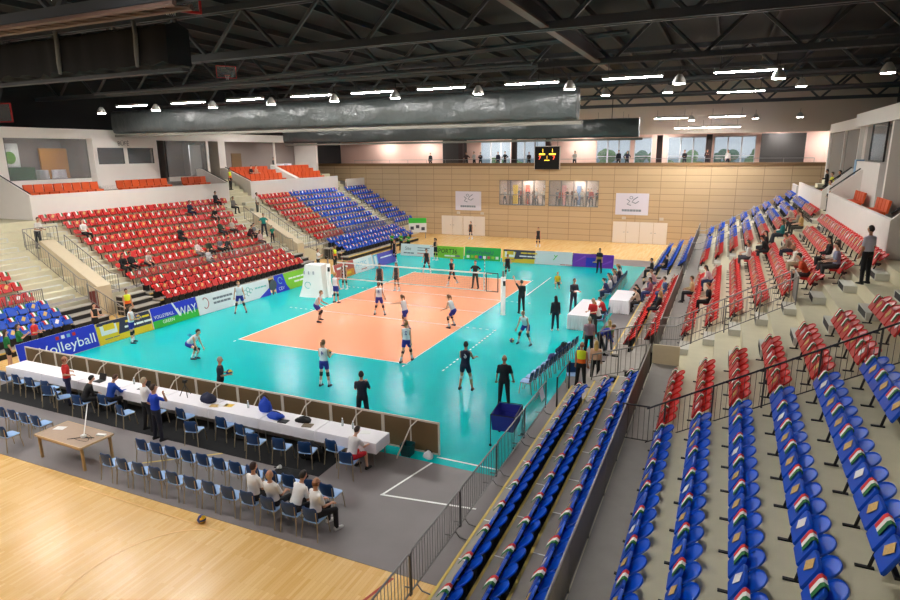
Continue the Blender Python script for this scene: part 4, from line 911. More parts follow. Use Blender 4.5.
# low wooden table at the left
t = thing('wooden_table', 'bare wooden table with pale legs on the grey cover at the left', 'table', (-.55,-19.85,.01), R(-1.5))
MB().bb((-1.02,-.48,.70),(1.02,.48,.735)).build('table_top', cm('taupe_wood',(176,150,128),.35,var=.1,scale=8), t)
e = MB().bb((-1.04,-.50,.685),(1.04,-.48,.74)).bb((-1.04,.48,.685),(1.04,.50,.74)).bb((-1.04,-.5,.685),(-1.02,.5,.74)).bb((1.02,-.5,.685),(1.04,.5,.74)); e.build('edge_trim', cm('pale_wood',(214,184,140),.4), t)
for x in (-.95,.95):
    for y in (-.42,.42): MB().bb((x-.03,y-.03,0),(x+.03,y+.03,.69)).build('leg', cm('leg_wood',(186,150,98),.5), t)
MB().bb((-.95,.40,.60),(.95,.43,.68)).bb((-.95,-.43,.60),(.95,-.40,.68)).build('apron', K['leg_wood'], t)
tag(MB().bb((-.16,-.11,0),(.16,.11,.004)).build('paper_sheet', PAPER, None, loc=(-1.3,-19.75,.746), rz=.3), 'white paper sheet on the left of the bare wooden table', 'paper')
sp = thing('selfie_stand', 'thin white tripod stand lying across the bare wooden table', 'tripod', (-.3,-19.9,.746))
MB().tube([(-.5,.75,.62),(.25,.0,.02)], .014, 6).build('pole', LINE, sp); MB().tube([(.25,0,.02),(-.1,-.25,.0)], .012, 6).build('leg', BLACK, sp); MB().tube([(.25,0,.02),(.55,.1,.012)], .012, 6).build('leg', BLACK, sp); MB().box((.25,0,.05),(.12,.1,.08)).build('joint', LINE, sp)
tag(MB().tube([(.1+.25*cos(a*1.7),.05+.18*sin(a),.008+.004*sin(3*a)) for a in [R(q) for q in range(0,330,15)]], .007, 4).build('cable', BLACK, None, loc=(-.1,-19.95,.746)), 'black cable looping on the bare wooden table', 'cable')
tag(MB().bb((-.14,-.05,0),(.14,.05,.04)).build('power_strip', LINE, None, loc=(.28,-19.6,.746), rz=.2), 'white power strip at the right end of the wooden table', 'power strip')
# ---------------------------------------------------------------- chairs: navy shell, pale seat pad, beige tube legs; faces +y
def chair(name, lab, group, shell=NAVY, padm=SEATB, legm=TUBE):
    t = thing(name, lab, 'chair', (0,0,0), 0, group)
    def shellmb():
        b = MB(); r = []
        for z, w, y in ((.46,.19,-.19),(.56,.205,-.215),(.68,.21,-.235),(.78,.19,-.25),(.815,.14,-.255)):
            r.append([V((-w,y+.04,z)),V((-w*.5,y-.005,z)),V((w*.5,y-.005,z)),V((w,y+.04,z)),V((w,y+.06,z)),V((w*.5,y+.018,z)),V((-w*.5,y+.018,z)),V((-w,y+.06,z))])
        return b.loft(r, 0, True, True)
    shellmb().build('backrest', shell, t)
    b = MB(); r = []
    for z, k in ((.425,.9),(.435,1),(.45,1),(.458,.93)):
        r.append([V((k*.215*sx_,k*.205*sy_,z)) for sx_, sy_ in ((-1,-.8),(-.8,-1),(.8,-1),(1,-.8),(1,.8),(.8,1),(-.8,1),(-1,.8))])
    b.loft(r).build('seat', padm, t)
    for x in (-1,1):
        MB().tube([(x*.20,-.20,.44),(x*.215,-.23,.2),(x*.225,-.255,.0)], .013, 6).build('leg', legm, t)
        MB().tube([(x*.20,.17,.44),(x*.215,.2,.2),(x*.225,.22,.0)], .013, 6).build('leg', legm, t)
    for x in (-1,1): MB().tube([(x*.19,-.22,.72),(x*.2,-.22,.5),(x*.2,-.19,.42),(x*.2,.17,.42)], .012, 5).build('seat_frame', legm, t)
    return t
ch = None
def put_chair(x, y, rz, lab, group, z=.009):
    global ch
    if ch is None:
        ch = chair('shell_chair', lab, group); ch.location = (x,y,z); ch.rotation_euler = (0,0,rz); return ch
    return dup(ch, (x,y,z), rz, lab, group)
rnd = random.Random(5)
for i in range(12): put_chair(1.62+.565*i, -19.2+.006*i, rnd.uniform(-.03,.03), '%s navy chair from the left in the middle chair row' % nth(i), 'chairs in the two rows')
for i in range(12): put_chair(1.50+.60*i, -20.2+.005*i, rnd.uniform(-.03,.03), '%s navy chair from the left in the front chair row beside the wooden floor' % nth(i), 'chairs in the two rows')
for i in range(4): put_chair(-4.5+.565*i, -19.35, 0, '%s navy chair from the left edge left of the wooden table' % nth(i), 'chairs left of the wooden table')
put_chair(-2.95, -20.25, 0, 'single navy chair in front of the others at the left edge', 'chairs left of the wooden table')
TC = [(-7.9,-17.3),(-7.15,-17.3),(-6.4,-17.3),(-5.5,-17.3),(-5.0,-17.6),(-4.3,-17.65),(-3.2,-17.75),(-2.4,-17.4),(-1.1,-17.75),(-.2,-17.3),(.95,-17.2),(1.95,-17.8),(2.6,-17.2),(3.5,-17.35),(4.25,-17.7),(5.15,-17.65),(5.95,-17.55),(6.6,-17.15),(7.35,-17.6)]
TR = [0,0,.1,.05,.3,-.5,.1,.0,-.15,.1,-.1,.25,0,-.1,.15,.1,.2,-.1,.1]
for i, ((x, y), r_) in enumerate(zip(TC,TR)): put_chair(x, y, r_, '%s navy chair from the left behind the white press tables' % nth(i), 'chairs behind the press tables')
# team bench chairs beside the court facing it
for i in range(11): put_chair(10.02+.05*i, -10.05+.5*i, R(90), '%s blue chair from the near end of the near team bench' % nth(i), 'team bench chairs', .013)
for i in range(11): put_chair(10.25, 5.4+.55*i, R(90), '%s blue chair from the scorer table on the far team bench' % nth(i), 'team bench chairs', .013)
put_chair(11.75-.35, -8.75, R(200), 'single blue chair beside the black gate posts', 'odd chairs')
# ---------------------------------------------------------------- ball cart
t = thing('ball_cart', 'blue fabric ball cart on thin black legs beside the crowd barrier', 'ball cart', (10.6,-14.0,.013), R(4))
rg = [[V((a*.32,b*.46,.52)) for a, b in ((-1,-1),(1,-1),(1,1),(-1,1))],[V((a*.36,b*.5,1.0)) for a, b in ((-1,-1),(1,-1),(1,1),(-1,1))],[V((a*.345,b*.485,1.0)) for a, b in ((-1,-1),(1,-1),(1,1),(-1,1))],[V((a*.31,b*.45,.72)) for a, b in ((-1,-1),(1,-1),(1,1),(-1,1))]]
MB().loft(rg,0,True,False).build('fabric_bag', cm('cart_blue',(40,48,150),.6), t)
for a in (-1,1):
    for b in (-1,1): lg_ = MB().tube([(a*.36,b*.5,1.02),(a*.36,b*.5,.08)], .014, 6).build('leg', BLACK, t); MB().ell((a*.36,b*.5,.045),(.045,.03,.045),8,5).build('caster', BLACK, lg_)
MB().tube([(.36,.5,1.02),(-.36,.5,1.02),(-.36,-.5,1.02),(.36,-.5,1.02),(.36,.5,1.02)], .014, 6).build('rim', BLACK, t)
# balls
BYL, BBL = cm('ball_yellow',(240,196,40),.4), cm('ball_blue',(30,50,130),.4)
def ball(loc, lab, name='volleyball'):
    b = MB(); b.ell((0,0,0),(.105,.105,.105),16,12)
    b.m = [1 if (abs(sum(b.v[i][0] for i in f)/len(f)) < .035) or (abs(sum(b.v[i][2] for i in f)/len(f)) < .022) else 0 for f in b.f]
    return tag(b.build(name, [BYL,BBL], None, loc=loc), lab, 'ball', 'volleyballs')
ball((5.3,-20.85,.105), 'yellow and blue volleyball on the wooden floor beside the chairs'); ball((7.62,-4.55,.118), 'volleyball bouncing in front of the white clad player by the bench')
ball((10.75,-4.6,.12), 'volleyball on the mat behind the team bench chairs')
# ---------------------------------------------------------------- things on and under the press tables
def bottle(x, y, z, lab):
    t = thing('water_bottle', lab, 'bottle', (x,y,z), 0, 'water bottles')
    MB().tube([(0,0,0),(0,0,.02),(0,0,.16),(0,0,.2),(0,0,.225)], [.03,.033,.033,.015,.014], 10).build('body', mat_bottle, t); MB().tube([(0,0,.225),(0,0,.25)], .017, 8).build('cap', LINE, t); return t
mat_bottle = mat('clear_bottle', (.8,.88,.9), .1, alpha=.6)
bt = bottle(-6.0,-16.45,.765,'water bottle on the left press tables near the barrier'); dup(bt,(-2.3,-16.4,.765),0,'water bottle standing behind the red shirted man'); dup(bt,(2.85,-16.45,.765),0,'water bottle between the navy bag and the blue backpack'); dup(bt,(6.75,-16.45,.765),0,'water bottle beside the seated white shirted person'); dup(bt,(6.35,-16.4,.765),0,'water bottle second from the right table end')
def laptop(x, y, rz, lab):
    t = thing('laptop', lab, 'laptop', (x,y,.766), rz); MB().bb((-.17,-.12,0),(.17,.12,.018)).build('keyboard_base', BLACK, t); MB().box((0,.16,.125),(.34,.012,.23),0,0,M4.Rotation(R(-18),3,'X')).build('screen', BLACK, t); return t
laptop(-1.62,-16.6,.1,'open black laptop in front of the blue jacketed man'); laptop(-3.7,-16.7,0,'open black laptop left of the blue jacketed man')
def bag(name, loc, r, m, lab, strap=True, seed=1):
    rnd = random.Random(seed); b = MB(); rings = []; ph = [rnd.uniform(0,6.28) for _ in range(4)]
    for i in range(10):
        u = i/9; z = r[2]*2*u; k = (.80,.98,1.03,1.02,1.0,.95,.88,.76,.56,.16)[i]
        rings.append([V((r[0]*k*(abs(cos(a))**.75*math.copysign(1,cos(a)))*(1+.10*sin(3*a+ph[0]+2*u)+.07*rnd.uniform(-1,1)), r[1]*k*(abs(sin(a))**.75*math.copysign(1,sin(a)))*(1+.10*sin(2*a+ph[1]-u)+.07*rnd.uniform(-1,1)), z*(1+.16*sin(2*a+ph[2])*u+.05*rnd.uniform(-1,1)))) for a in [2*pi*j/18 for j in range(18)]])
    t = thing(name, lab, 'bag', loc); b.loft(rings).build('body', m, t)
    if strap: MB().tube([(r[0]*.8*cos(a), 0, r[2]*1.7+r[2]*.7*sin(a)) for a in [R(q) for q in range(0,181,20)]], .014, 5).build('strap', BLACK, t)
    return t
NV = cm('navy_cloth',(26,32,62),.8,var=.2); BC = cm('royal_cloth',(20,70,190),.7,var=.15); BKC = cm('black_cloth',(20,20,22),.85,var=.3)
bag('jacket_bundle',(1.3,-16.55,.766),(.27,.2,.14),NV,'navy jacket heaped on the press table beside the tripod',False,3)
bag('backpack',(3.55,-16.45,.766),(.2,.14,.22),BC,'upright royal blue backpack on the press table',True,4)
bag('duffel_bag',(4.15,-16.72,.766),(.28,.15,.09),BC,'flat royal blue bag lying on the press table',True,6)
bag('cable_bag',(5.1,-16.6,.766),(.24,.16,.07),BKC,'black bag beside the flat blue bag on the press table',False,7)
for i, (x, y, r_, m, lab) in enumerate(((1.95,-16.6,.5,PAPER,'white paper sheet beside the navy jacket'),(2.15,-16.55,.2,BYL,'yellow leaflet right of the navy jacket'),(1.75,-16.75,.3,GOLD,'gold leaflet in front of the navy jacket'),(4.55,-16.85,.1,BLACK,'black flat case in front of the flat blue bag'),(5.4,-16.8,.2,cm('brown_folder',(120,104,80),.6),'brown folder in front of the black bag'),(-7.2,-16.6,.2,PAPER,'paper sheet at the far left table'),(7.2,-16.5,.4,PAPER,'paper sheet at the right table end'),(-.6,-16.6,.3,PAPER,'paper sheet beside the tripod camera'))):
    tag(MB().bb((-.15,-.105,0),(.15,.105,.006 if i not in (3,4) else .03)).build('paper_sheet' if i not in (3,4) else 'folder', m, None, loc=(x,y,.766), rz=r_), lab, 'paper' if i not in (3,4) else 'folder')
tp = thing('camera_tripod', 'small black camera tripod standing on the press table', 'tripod', (.25,-16.5,.766))
for a in (90,210,330): MB().tube([(.02*cos(R(a)),.02*sin(R(a)),.36),(.2*cos(R(a)),.2*sin(R(a)),0)], .012, 6).build('leg', BLACK, tp)
MB().tube([(0,0,.34),(0,0,.46)], .018, 6).build('column', BLACK, tp); MB().box((0,0,.51),(.12,.08,.09)).tube([(0,.04,.51),(0,.11,.51)], .03, 8).build('camera', BLACK, tp)
for i, (x, y, r_, lab) in enumerate(((-6.2,-17.0,(.35,.25,.16),'black bag on the floor under the left press table'),(-.5,-17.0,(.3,.2,.17),'black bag on the floor behind the standing men'),(3.0,-17.0,(.32,.22,.15),'black bag on the floor under the middle press table'),(5.7,-17.15,(.34,.24,.2),'black bag on the floor between two right chairs'),(5.95,-18.35,(.5,.25,.12),'long black bag on the floor behind the right chairs'))):
    bag('floor_bag',(x,y,.01),r_,BKC,lab,False,20+i)
lt = thing('head_light', 'small white lamp head on the long black floor bag', 'lamp', (5.55,-18.4,.255)); MB().tube([(0,0,0),(.1,.02,.05)], [.03,.06], 8).build('shade', LINE, lt); MB().tube([(0,0,0),(-.1,0,.0)], .02, 6).build('grip', BLACK, lt)
t = thing('litter_bin', 'dark teal bin by the barrier at the right table end', 'bin', (8.25,-15.95,.013)); rg = [[V((a*w_,b*w_,z)) for a, b in ((-1,-1),(1,-1),(1,1),(-1,1))] for z, w_ in ((0,.14),(.36,.17),(.36,.155),(.05,.13))]; MB().loft(rg,0,True,False).build('bin_shell', cm('dark_teal',(8,70,74),.4), t)
bag('mop_bundle',(8.9,-15.9,.013),(.14,.1,.11),CLOTH,'white and black bundle on the mat at the barrier end',True,33)
tag(MB().bb((-8.8,-18.0,.0),(6.6,-16.5,.014)).build('table_rug', cm('black_rug',(24,24,26),.9,var=.3,scale=6)), 'black carpet runner under the press tables', 'rug')
# ---------------------------------------------------------------- end wall: doors, banners, windows, scoreboard
for i, x in enumerate((-10.47,-7.95,7.63,10.12)):
    d = thing('door_%d' % (i+2), '%s pale double door from the left in the panelled end wall' % nth(i), 'door', (x,29.57,0)); d['kind'] = 'structure'
    for q in (-1,1):
        l_ = MB().bb((q*.62-.6,-.03,.02),(q*.62+.6,.02,2.02)).build('door_leaf', cm('door_cream',(236,222,206),.5), d); MB().box((q*.62+(.45 if q < 0 else -.45),-.06,1.05),(.14,.03,.04)).build('handle', STEEL, l_)
def wall_banner(x0, x1, z0, z1, lab):
    b = thing('wall_banner', lab, 'banner', (x0,29.55,z0), 0, 'white emblem banners'); W, H = x1-x0, z1-z0
    MB().bb((0,-.02,0),(W,.02,H)).build('cloth', cm('banner_lilac',(224,218,228),.6), b)
    m = MB(); cx, cz = W*.5, H*.62; s_ = H*.2; G = cm('emblem_grey',(130,140,150),.5)
    m.tube([(cx+s_*.35*cos(a)-.2*s_,-.03,cz+s_*.9+s_*.3*sin(a)) for a in [R(q) for q in range(0,361,40)]], .03, 5)
    m.tube([(cx+s_*1.3,-.03,cz+s_*1.1),(cx+s_*.4,-.03,cz+s_*.5),(cx,-.03,cz-.1*s_),(cx+.8*s_,-.03,cz-.4*s_),(cx+1.5*s_,-.03,cz+.1*s_)], .045, 5)
    m.tube([(cx-s_*1.2,-.03,cz+.5*s_),(cx-.5*s_,-.03,cz+.1*s_),(cx-s_*1.1,-.03,cz-.6*s_),(cx-.2*s_,-.03,cz-.9*s_)], .045, 5)
    m.build('runner_emblem', G, b); o = MB(); x = W*.2
    for w_ in (.2,.24,.18,.3,.22,.2,.24): o.bb((x,-.032,H*.16),(x+w_*W/3,-.021,H*.26)); x += w_*W/3+.03
    o.build('lettering', G, b); return b
wall_banner(-10.05,-7.15,2.65,4.62,'white banner with a running figure, left of the wall windows'); wall_banner(6.55,9.55,2.68,4.7,'white banner with a running figure, right of the wall windows')
for i, (x0, x1) in enumerate(((-5.2,-.35),(0.0,4.9))):
    w_ = thing('window_%d' % (i+20), '%s corridor window in the panelled end wall' % ('left','right')[i], 'window'); w_['kind'] = 'structure'
    MB().bb((x0,29.75,3.3),(x1,29.77,5.83)).build('pane', WGLASS, w_); f = MB()
    n = 4
    for j in range(n+1): x = x0+(x1-x0)*j/n; f.bb((x-.04,29.68,3.3),(x+.04,29.84,5.83))
    for z in (3.32,5.81): f.bb((x0,29.68,z-.04),(x1,29.84,z+.04))
    f.bb((x0,29.7,4.32),(x1,29.8,4.37)); f.build('frame', cm('grey_frame',(120,116,112),.5), w_)
struct('wall_corridor', MB().bb((-5.6,32.6,3.2),(5.3,32.8,5.95)).bb((-5.6,30,3.2),(-5.4,32.7,5.95)).bb((5.1,30,3.2),(5.3,32.7,5.95)), cm('corridor_wall',(190,170,156),.7,var=.3,scale=1.5), 'corridor wall behind the end wall windows', 'wall')
struct('floor_corridor', MB().bb((-5.6,30,3.1),(5.3,32.8,3.22)), GREYW, 'corridor floor behind the end wall windows', 'floor'); struct('ceiling_corridor', MB().bb((-5.6,30,5.9),(5.3,32.8,6.0)), WHITE, 'corridor ceiling behind the end wall windows', 'ceiling')
for i, x in enumerate((-2.8,2.5)): dup(fx0, (x,31.6,5.83), 0, '%s added corridor lamp behind the end wall windows' % nth(i), 'added corridor lamps', skip=('suspension','housing')).scale = (.3,1,1)  # bare diffusers added so the corridor does not go dark
for i, (x, w_, c) in enumerate(((-4.6,.5,(226,190,60)),(-3.2,.4,(200,80,60)),(-1.2,.5,(230,230,230)),(.6,.5,(214,150,150)),(2.2,.4,(90,110,140)),(4.2,.5,(220,200,180)))): tag(MB().bb((x,32.3,3.22),(x+w_,32.5,5.2)).build('corridor_locker', cm('locker_%d' % i, c, .6)), '%s coloured cabinet from the left against the corridor wall' % nth(i), 'cabinet')
for i, x in enumerate((-9.9,-7.2,7.2,10.6)): tag(MB().bb((x,29.5,2.25),(x+.35,29.6,2.5)).build('wall_lamp_box', cm('pale_box',(206,196,180),.5)), '%s small pale box from the left above the wall doors' % nth(i), 'wall box')
sb = thing('scoreboard', 'black scoreboard with yellow and red digits hanging at the gallery edge', 'scoreboard', (-.17,29.35,6.9)); 
cs_ = MB().bb((-1.22,-.12,0),(1.22,.12,2.15)).build('case', BLK2, sb); MB().bb((-1.27,-.1,-.02),(-1.22,.13,2.2)).bb((1.22,-.1,-.02),(1.27,.13,2.2)).bb((-1.27,-.1,2.15),(1.27,.13,2.2)).build('frame', FRM, sb)
LY = mat('led_yellow',(.9,.6,.05),.5,emit=(1,.62,.06,2.2)); LR = mat('led_red',(.9,.1,.05),.5,emit=(1,.1,.05,2.5))
for x, z, c, sz, ch_ in ((-.55,1.6,LY,.5,'1'),(.4,1.6,LY,.5,'1'),(-.85,.92,LR,.5,'7'),(.55,.92,LR,.5,'7'),(-.1,1.0,LY,.42,'1')): text(ch_, cs_, (x,-.135,z), (R(90),0,0), sz, c, 'digit')
for x0, x1, z0, z1 in ((-.8,-.2,1.36,1.5),(.2,.85,1.36,1.5),(-.25,.25,.82,.9)): MB().bb((x0,-.135,z0),(x1,-.121,z1)).build('led_bar', LY, cs_)
MB().tube([(-1,0,2.2),(-1,0,5.2)], .02, 5).tube([(1,0,2.2),(1,0,5.2)], .02, 5).build('cable', BLACK, sb)
# trees outside the gallery windows
def tree(x, y, h, r, c, lab, seed):
    rnd = random.Random(seed); t = thing('tree', lab, 'tree', (x,y,0), 0, 'trees outside the gallery'); MB().tube([(0,0,0),(.1,0,h*.6)], [.25,.15], 6).build('trunk', cm('bark',(84,66,50),.9), t); b = MB()
    for i in range(16):
        a, q = rnd.uniform(0,6.28), rnd.uniform(0,r); rr = r*rnd.uniform(.35,.55); b.ell((q*cos(a),q*sin(a),h*.62+rnd.uniform(-.25,.35)*h),(rr,rr,rr*.9),8,6)
    b.build('crown', cm('leaf_%d' % c, ((70,130,60),(96,150,80),(60,120,90))[c], .9, var=.4, scale=2), t)
for i in range(11): tree(-17+4.1*i+rnd.uniform(-.4,.4), 58+rnd.uniform(0,6), 8.6+rnd.uniform(-.8,1.0), 1.75, i % 3, '%s tree from the left outside the gallery windows' % nth(i), i)
struct('ground_outside', MB().bb((-70,37.5,-.2),(70,140,-.02)), cm('outside_ground',(150,160,130),.9), 'ground outside the hall', 'ground')
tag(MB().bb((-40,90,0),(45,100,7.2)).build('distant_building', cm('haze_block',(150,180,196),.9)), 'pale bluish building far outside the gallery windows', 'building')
for i, (x, c, lab) in enumerate(((5.1,BKC,'dark bag lying behind the white far board'),(7.0,BKC,'black and white bag behind the purple far board'))): bag('sports_bag',(x,17.6,.01),(.5,.3,.3),c,lab,True,50+i)
MB2 = MB().ell((0,0,0),(.33,.33,.33),16,10); tag(MB2.build('exercise_ball', cm('ball_red',(206,60,54),.4), None, loc=(-6.8,16.6,.33)), 'red exercise ball behind the white far board', 'ball')
t = thing('display_stand', 'white and green display rack standing by the far left bleachers', 'display', (-12.6,25.6,0), R(25)); t.scale = (.7,.7,.72); MB().bb((-1.3,-.1,.9),(1.3,.1,2.2)).build('white_panel', PAPER, t); MB().bb((-1.3,-.12,2.2),(1.3,.12,2.9)).build('green_panel', BG, t)
for x_ in (-1.15,1.15): MB().bb((x_-.05,-.06,0),(x_+.05,.06,.9)).build('leg', STEEL, t)
for i, (x,z) in enumerate(((-.8,1.5),(0,1.7),(.8,1.4))): MB().box((x,-.115,z),(.5,.03,.45)).build('dark_picture', cm('dark_print',(70,70,84),.6), t)

for i, (x, y, c, lab) in enumerate(((10.42,-6.05,BKC,'black sports bag on a chair of the near team bench'),(10.36,-6.55,NV,'navy jacket heaped on a chair of the near team bench'),(10.3,-7.6,cm('violet_cloth',(90,84,140),.8),'violet jacket on a chair of the near team bench'))): bag('sports_bag',(x,y,.475),(.17,.17,.14),c,lab,i == 0,60+i)
# ---------------------------------------------------------------- people
SK = {'a':cm('skin_a',(226,176,146),.55),'b':cm('skin_b',(206,152,120),.55),'c':cm('skin_c',(190,134,104),.55)}
EYE, LIP = cm('eye_dark',(40,30,28),.3), cm('lip',(176,92,84),.5)
def colm(rgb, rough=.8): return cm('cloth_%d_%d_%d' % tuple(rgb), rgb, rough, var=.06, scale=5)
def hairm(rgb): return cm('hair_%d_%d_%d' % tuple(rgb), rgb, .6, var=.25, scale=30)
POSE = {
 'stand': dict(arm=[(4,8,12),(2,8,10)], leg=[(2,4,3),(-2,4,3)]),
 'apart': dict(arm=[(10,14,25),(6,14,25)], leg=[(6,13,8),(4,13,8)], lean=6),
 'hips': dict(arm=[(-20,40,95,-60),(-20,40,95,-60)], leg=[(0,7,2),(0,7,2)]),
 'folded': dict(arm=[(32,10,95,-40),(30,10,95,-40)], leg=[(2,5,3),(-2,5,3)]),
 'walk': dict(arm=[(-18,10,20),(20,10,25)], leg=[(22,3,8),(-16,3,24)], lean=4),
 'run': dict(arm=[(-45,12,70),(45,12,80)], leg=[(48,3,60),(-30,3,50)], lean=14),
 'ready': dict(arm=[(38,12,55),(38,12,55)], leg=[(34,12,48),(30,12,48)], lean=28, head=-18),
 'crouch': dict(arm=[(62,6,12,-6),(62,6,12,-6)], leg=[(74,14,92),(40,16,70)], lean=50, head=-36),
 'knees': dict(arm=[(42,14,22),(42,14,22)], leg=[(30,15,40),(30,15,40)], lean=34, head=-24),
 'reach': dict(arm=[(92,4,4,-4),(92,4,6,-4)], leg=[(40,6,40),(-24,6,18)], lean=16, head=-8),
 'raise': dict(arm=[(168,8,10),(6,8,14)], leg=[(2,4,2),(-2,4,3)]),
 'hold': dict(arm=[(14,8,84,-22),(14,8,84,-22)], leg=[(2,5,3),(-2,5,3)], lean=3),
 'bend': dict(arm=[(70,6,20),(60,6,30)], leg=[(20,6,12),(16,6,12)], lean=62, head=-10),
 'kneel': dict(arm=[(20,8,40),(25,8,40)], leg=[(96,6,120),(30,6,115)], lean=8),
 'sit': dict(arm=[(18,7,66,-20),(14,7,72,-20)], leg=[(84,7,88),(86,6,84)], lean=4, sit=True),
 'sitfwd': dict(arm=[(34,6,58,-20),(36,6,62,-20)], leg=[(84,9,80),(86,8,90)], lean=28, head=-14, sit=True),
 'sitback': dict(arm=[(12,10,60,-24),(14,8,56,-24)], leg=[(80,5,66),(84,7,74)], lean=-9, head=8, sit=True),
 'table': dict(arm=[(52,8,50,-18),(54,8,46,-18)], leg=[(84,7,86),(84,7,88)], lean=20, head=10, sit=True),
}
JOBS = []
def ell_ring(c, ax, ay, a, b, n=14): return [c + ax*(a*cos(2*pi*k/n)) + ay*(b*sin(2*pi*k/n)) for k in range(n)]
def hand(mb, w, d, side, nrm, k):
    """palm, four bent fingers of different lengths and a thumb off the palm's side"""
    t = d.cross(nrm).normalized(); n_ = nrm
    e = w + d*.085*k
    mb.loft([[w+t*x*.026*k+n_*y*.016*k for x, y in ((-1,-1),(1,-1),(1,1),(-1,1))], [w+d*.045*k+t*x*.04*k+n_*y*.015*k for x, y in ((-1,-1),(1,-1),(1,1),(-1,1))], [e+t*x*.039*k+n_*y*.011*k for x, y in ((-1,-1),(1,-1),(1,1),(-1,1))]], 0)
    for i, (o, l) in enumerate(((-.03,.058),(-.01,.07),(.01,.066),(.03,.05))):
        p = e + t*o*k - d*.008*k; q = p + (d*.9+n_*.35).normalized()*l*.55*k; r_ = q + (d*.55+n_*.8).normalized()*l*.5*k
        mb.tube([p,q,r_], [.0095*k,.0088*k,.007*k], 5)
    p = w + d*.03*k - t*.03*k*side; q = p + (d*.6-t*side*.7+n_*.2).normalized()*.045*k; r_ = q + (d*.85-t*side*.2+n_*.35).normalized()*.034*k
    mb.tube([p,q,r_], [.012*k,.011*k,.008*k], 5)
def person(label, loc, rz, pose='stand', top=((240,240,240),'short'), bot=((40,44,60),'long'), hair=((60,44,32),'short'), skin='a', H=1.74, shoe=(60,60,64), pads=None, top2=None, number=None, vox=.026, over=None, group=None, seat_z=None, sock=None, hold=None):
    k = H/1.75; P = dict(POSE[pose]); P.update(over or {})
    L = R(P.get('lean',0)); X, Y, Z = V((1,0,0)), V((0,1,0)), V((0,0,1))
    d = V((0,sin(L),cos(L))); f = V((0,cos(L),-sin(L))); hips = V((0,0,0))
    legs = []
    for s, (p, a, kb) in zip((1,-1), P['leg']):
        h = X*s*.092*k + Z*(-.03*k); p, a, kb = R(p), R(a), R(kb)
        def dr(p_): return -Z*cos(p_)*cos(a) + Y*sin(p_)*cos(a) + X*s*sin(a)
        kn = h + dr(p)*.43*k; an = kn + dr(p-kb)*.41*k; legs.append((h,kn,an))
    low = min(an.z for _, _, an in legs) - .075*k
    if P.get('sit'):
        base = (seat_z if seat_z is not None else .45) + .10*k
        off = Z*base
        # let the feet reach the floor
        nl = []
        for (h, kn, an), s in zip(legs, (1,-1)):
            fz_ = an.z + base - .075*k
            if fz_ < 0: an = an + Z*(-fz_)
            nl.append((h,kn,an))
        legs = nl
    else: off = Z*(-low)
    A = lambda p: p + off
    pel = A(hips); sh = pel + d*.50*k; nk = pel + d*.56*k
    hL = L + R(P.get('head',0)); hd = V((0,sin(hL),cos(hL))); hf = V((0,cos(hL),-sin(hL)))
    hc = nk + hd*.15*k + hf*.015*k
    arms = []
    for s, q in zip((1,-1), P['arm']):
        p, a, e = R(q[0]), R(q[1]), R(q[2]); a2 = a + R(q[3]) if len(q) > 3 else a*.5
        s0 = pel + d*.452*k + X*s*.166*k
        def da(p_, a_): return -d*cos(p_)*cos(a_) + f*sin(p_)*cos(a_) + X*s*sin(a_)
        el = s0 + da(p,a)*.285*k; wr = el + da(p+e,a2)*.25*k; arms.append((s0,el,wr,(wr-el).normalized()))
    def torso(g, lo=0): return [ell_ring(pel+d*z*k, X, f, (a+g)*k, (b+g)*k) for z, a, b in ((-.09,.12,.09),(-.03,.16,.115),(.08,.15,.108),(.19,.135,.10),(.31,.155,.112),(.40,.168,.11),(.455,.150,.095),(.50,.105,.075),(.535,.062,.058))[lo:]]
    raw = MB(); raw.loft(torso(0)); raw.caps(nk-d*.06*k, .055*k, nk+hd*.06*k, .05*k)
    raw.ell(hc, (.074*k,.092*k,.118*k), 14, 10, 0, M4((X,hf,hd)).transposed())
    for (h, kn, an) in legs:
        h, kn, an = A(h), A(kn), A(an)
        raw.caps(h,.083*k,kn,.056*k).caps(kn,.056*k,kn+(an-kn)*.35,.055*k).caps(kn+(an-kn)*.35,.055*k,an,.037*k)
    for s0, el, wr, _ in arms: raw.caps(s0,.053*k,el,.041*k).caps(el,.042*k,wr,.028*k)
    jobs = [('body', raw, vox)]
    tc, slv = top; t_ = MB(); t_.loft(torso(.013))
    if slv != 'none':
        for s0, el, wr, _ in arms:
            if slv == 'short': t_.caps(s0,.061*k,s0+(el-s0)*.72,.057*k)
            else: t_.caps(s0,.061*k,el,.054*k).caps(el,.056*k,el+(wr-el)*.95,.042*k)
    else:
        for s0, el, wr, _ in arms: t_.ell(s0-X*(.02*k if s0.x > 0 else -.02*k), (.055*k,.06*k,.055*k), 8, 6)
    jobs.append(('top', t_, vox))
    bc, bl = bot; b_ = MB(); b_.loft([ell_ring(pel+d*z*k, X, f, a*k, b*k) for z, a, b in ((-.10,.12,.10),(-.04,.178,.13),(.03,.172,.128),(.09,.158,.118))])
    for (h, kn, an) in legs:
        h, kn, an = A(h), A(kn), A(an)
        if bl == 'short': b_.caps(h,.102*k,h+(kn-h)*.42,.094*k)
        elif bl == 'knee': b_.caps(h,.102*k,h+(kn-h)*.85,.082*k)
        else: b_.caps(h,.100*k,kn,.073*k).caps(kn,.073*k,an-(an-kn)*.02,.058*k)
    jobs.append(('bottom', b_, vox))
    extra = MB()
    for (s0, el, wr, dd), s in zip(arms, (1,-1)):
        nrm = (f if abs(dd.dot(f)) < .85 else -d); nrm = (nrm - dd*nrm.dot(dd)).normalized(); hand(extra, wr-dd*.012*k, dd, s, nrm, k*1.0)
    T3 = M4((X,hf,hd)).transposed()
    extra.tube([hc+hf*.088*k+hd*.022*k, hc+hf*.108*k-hd*.018*k, hc+hf*.088*k-hd*.03*k], [.007*k,.014*k,.01*k], 6)
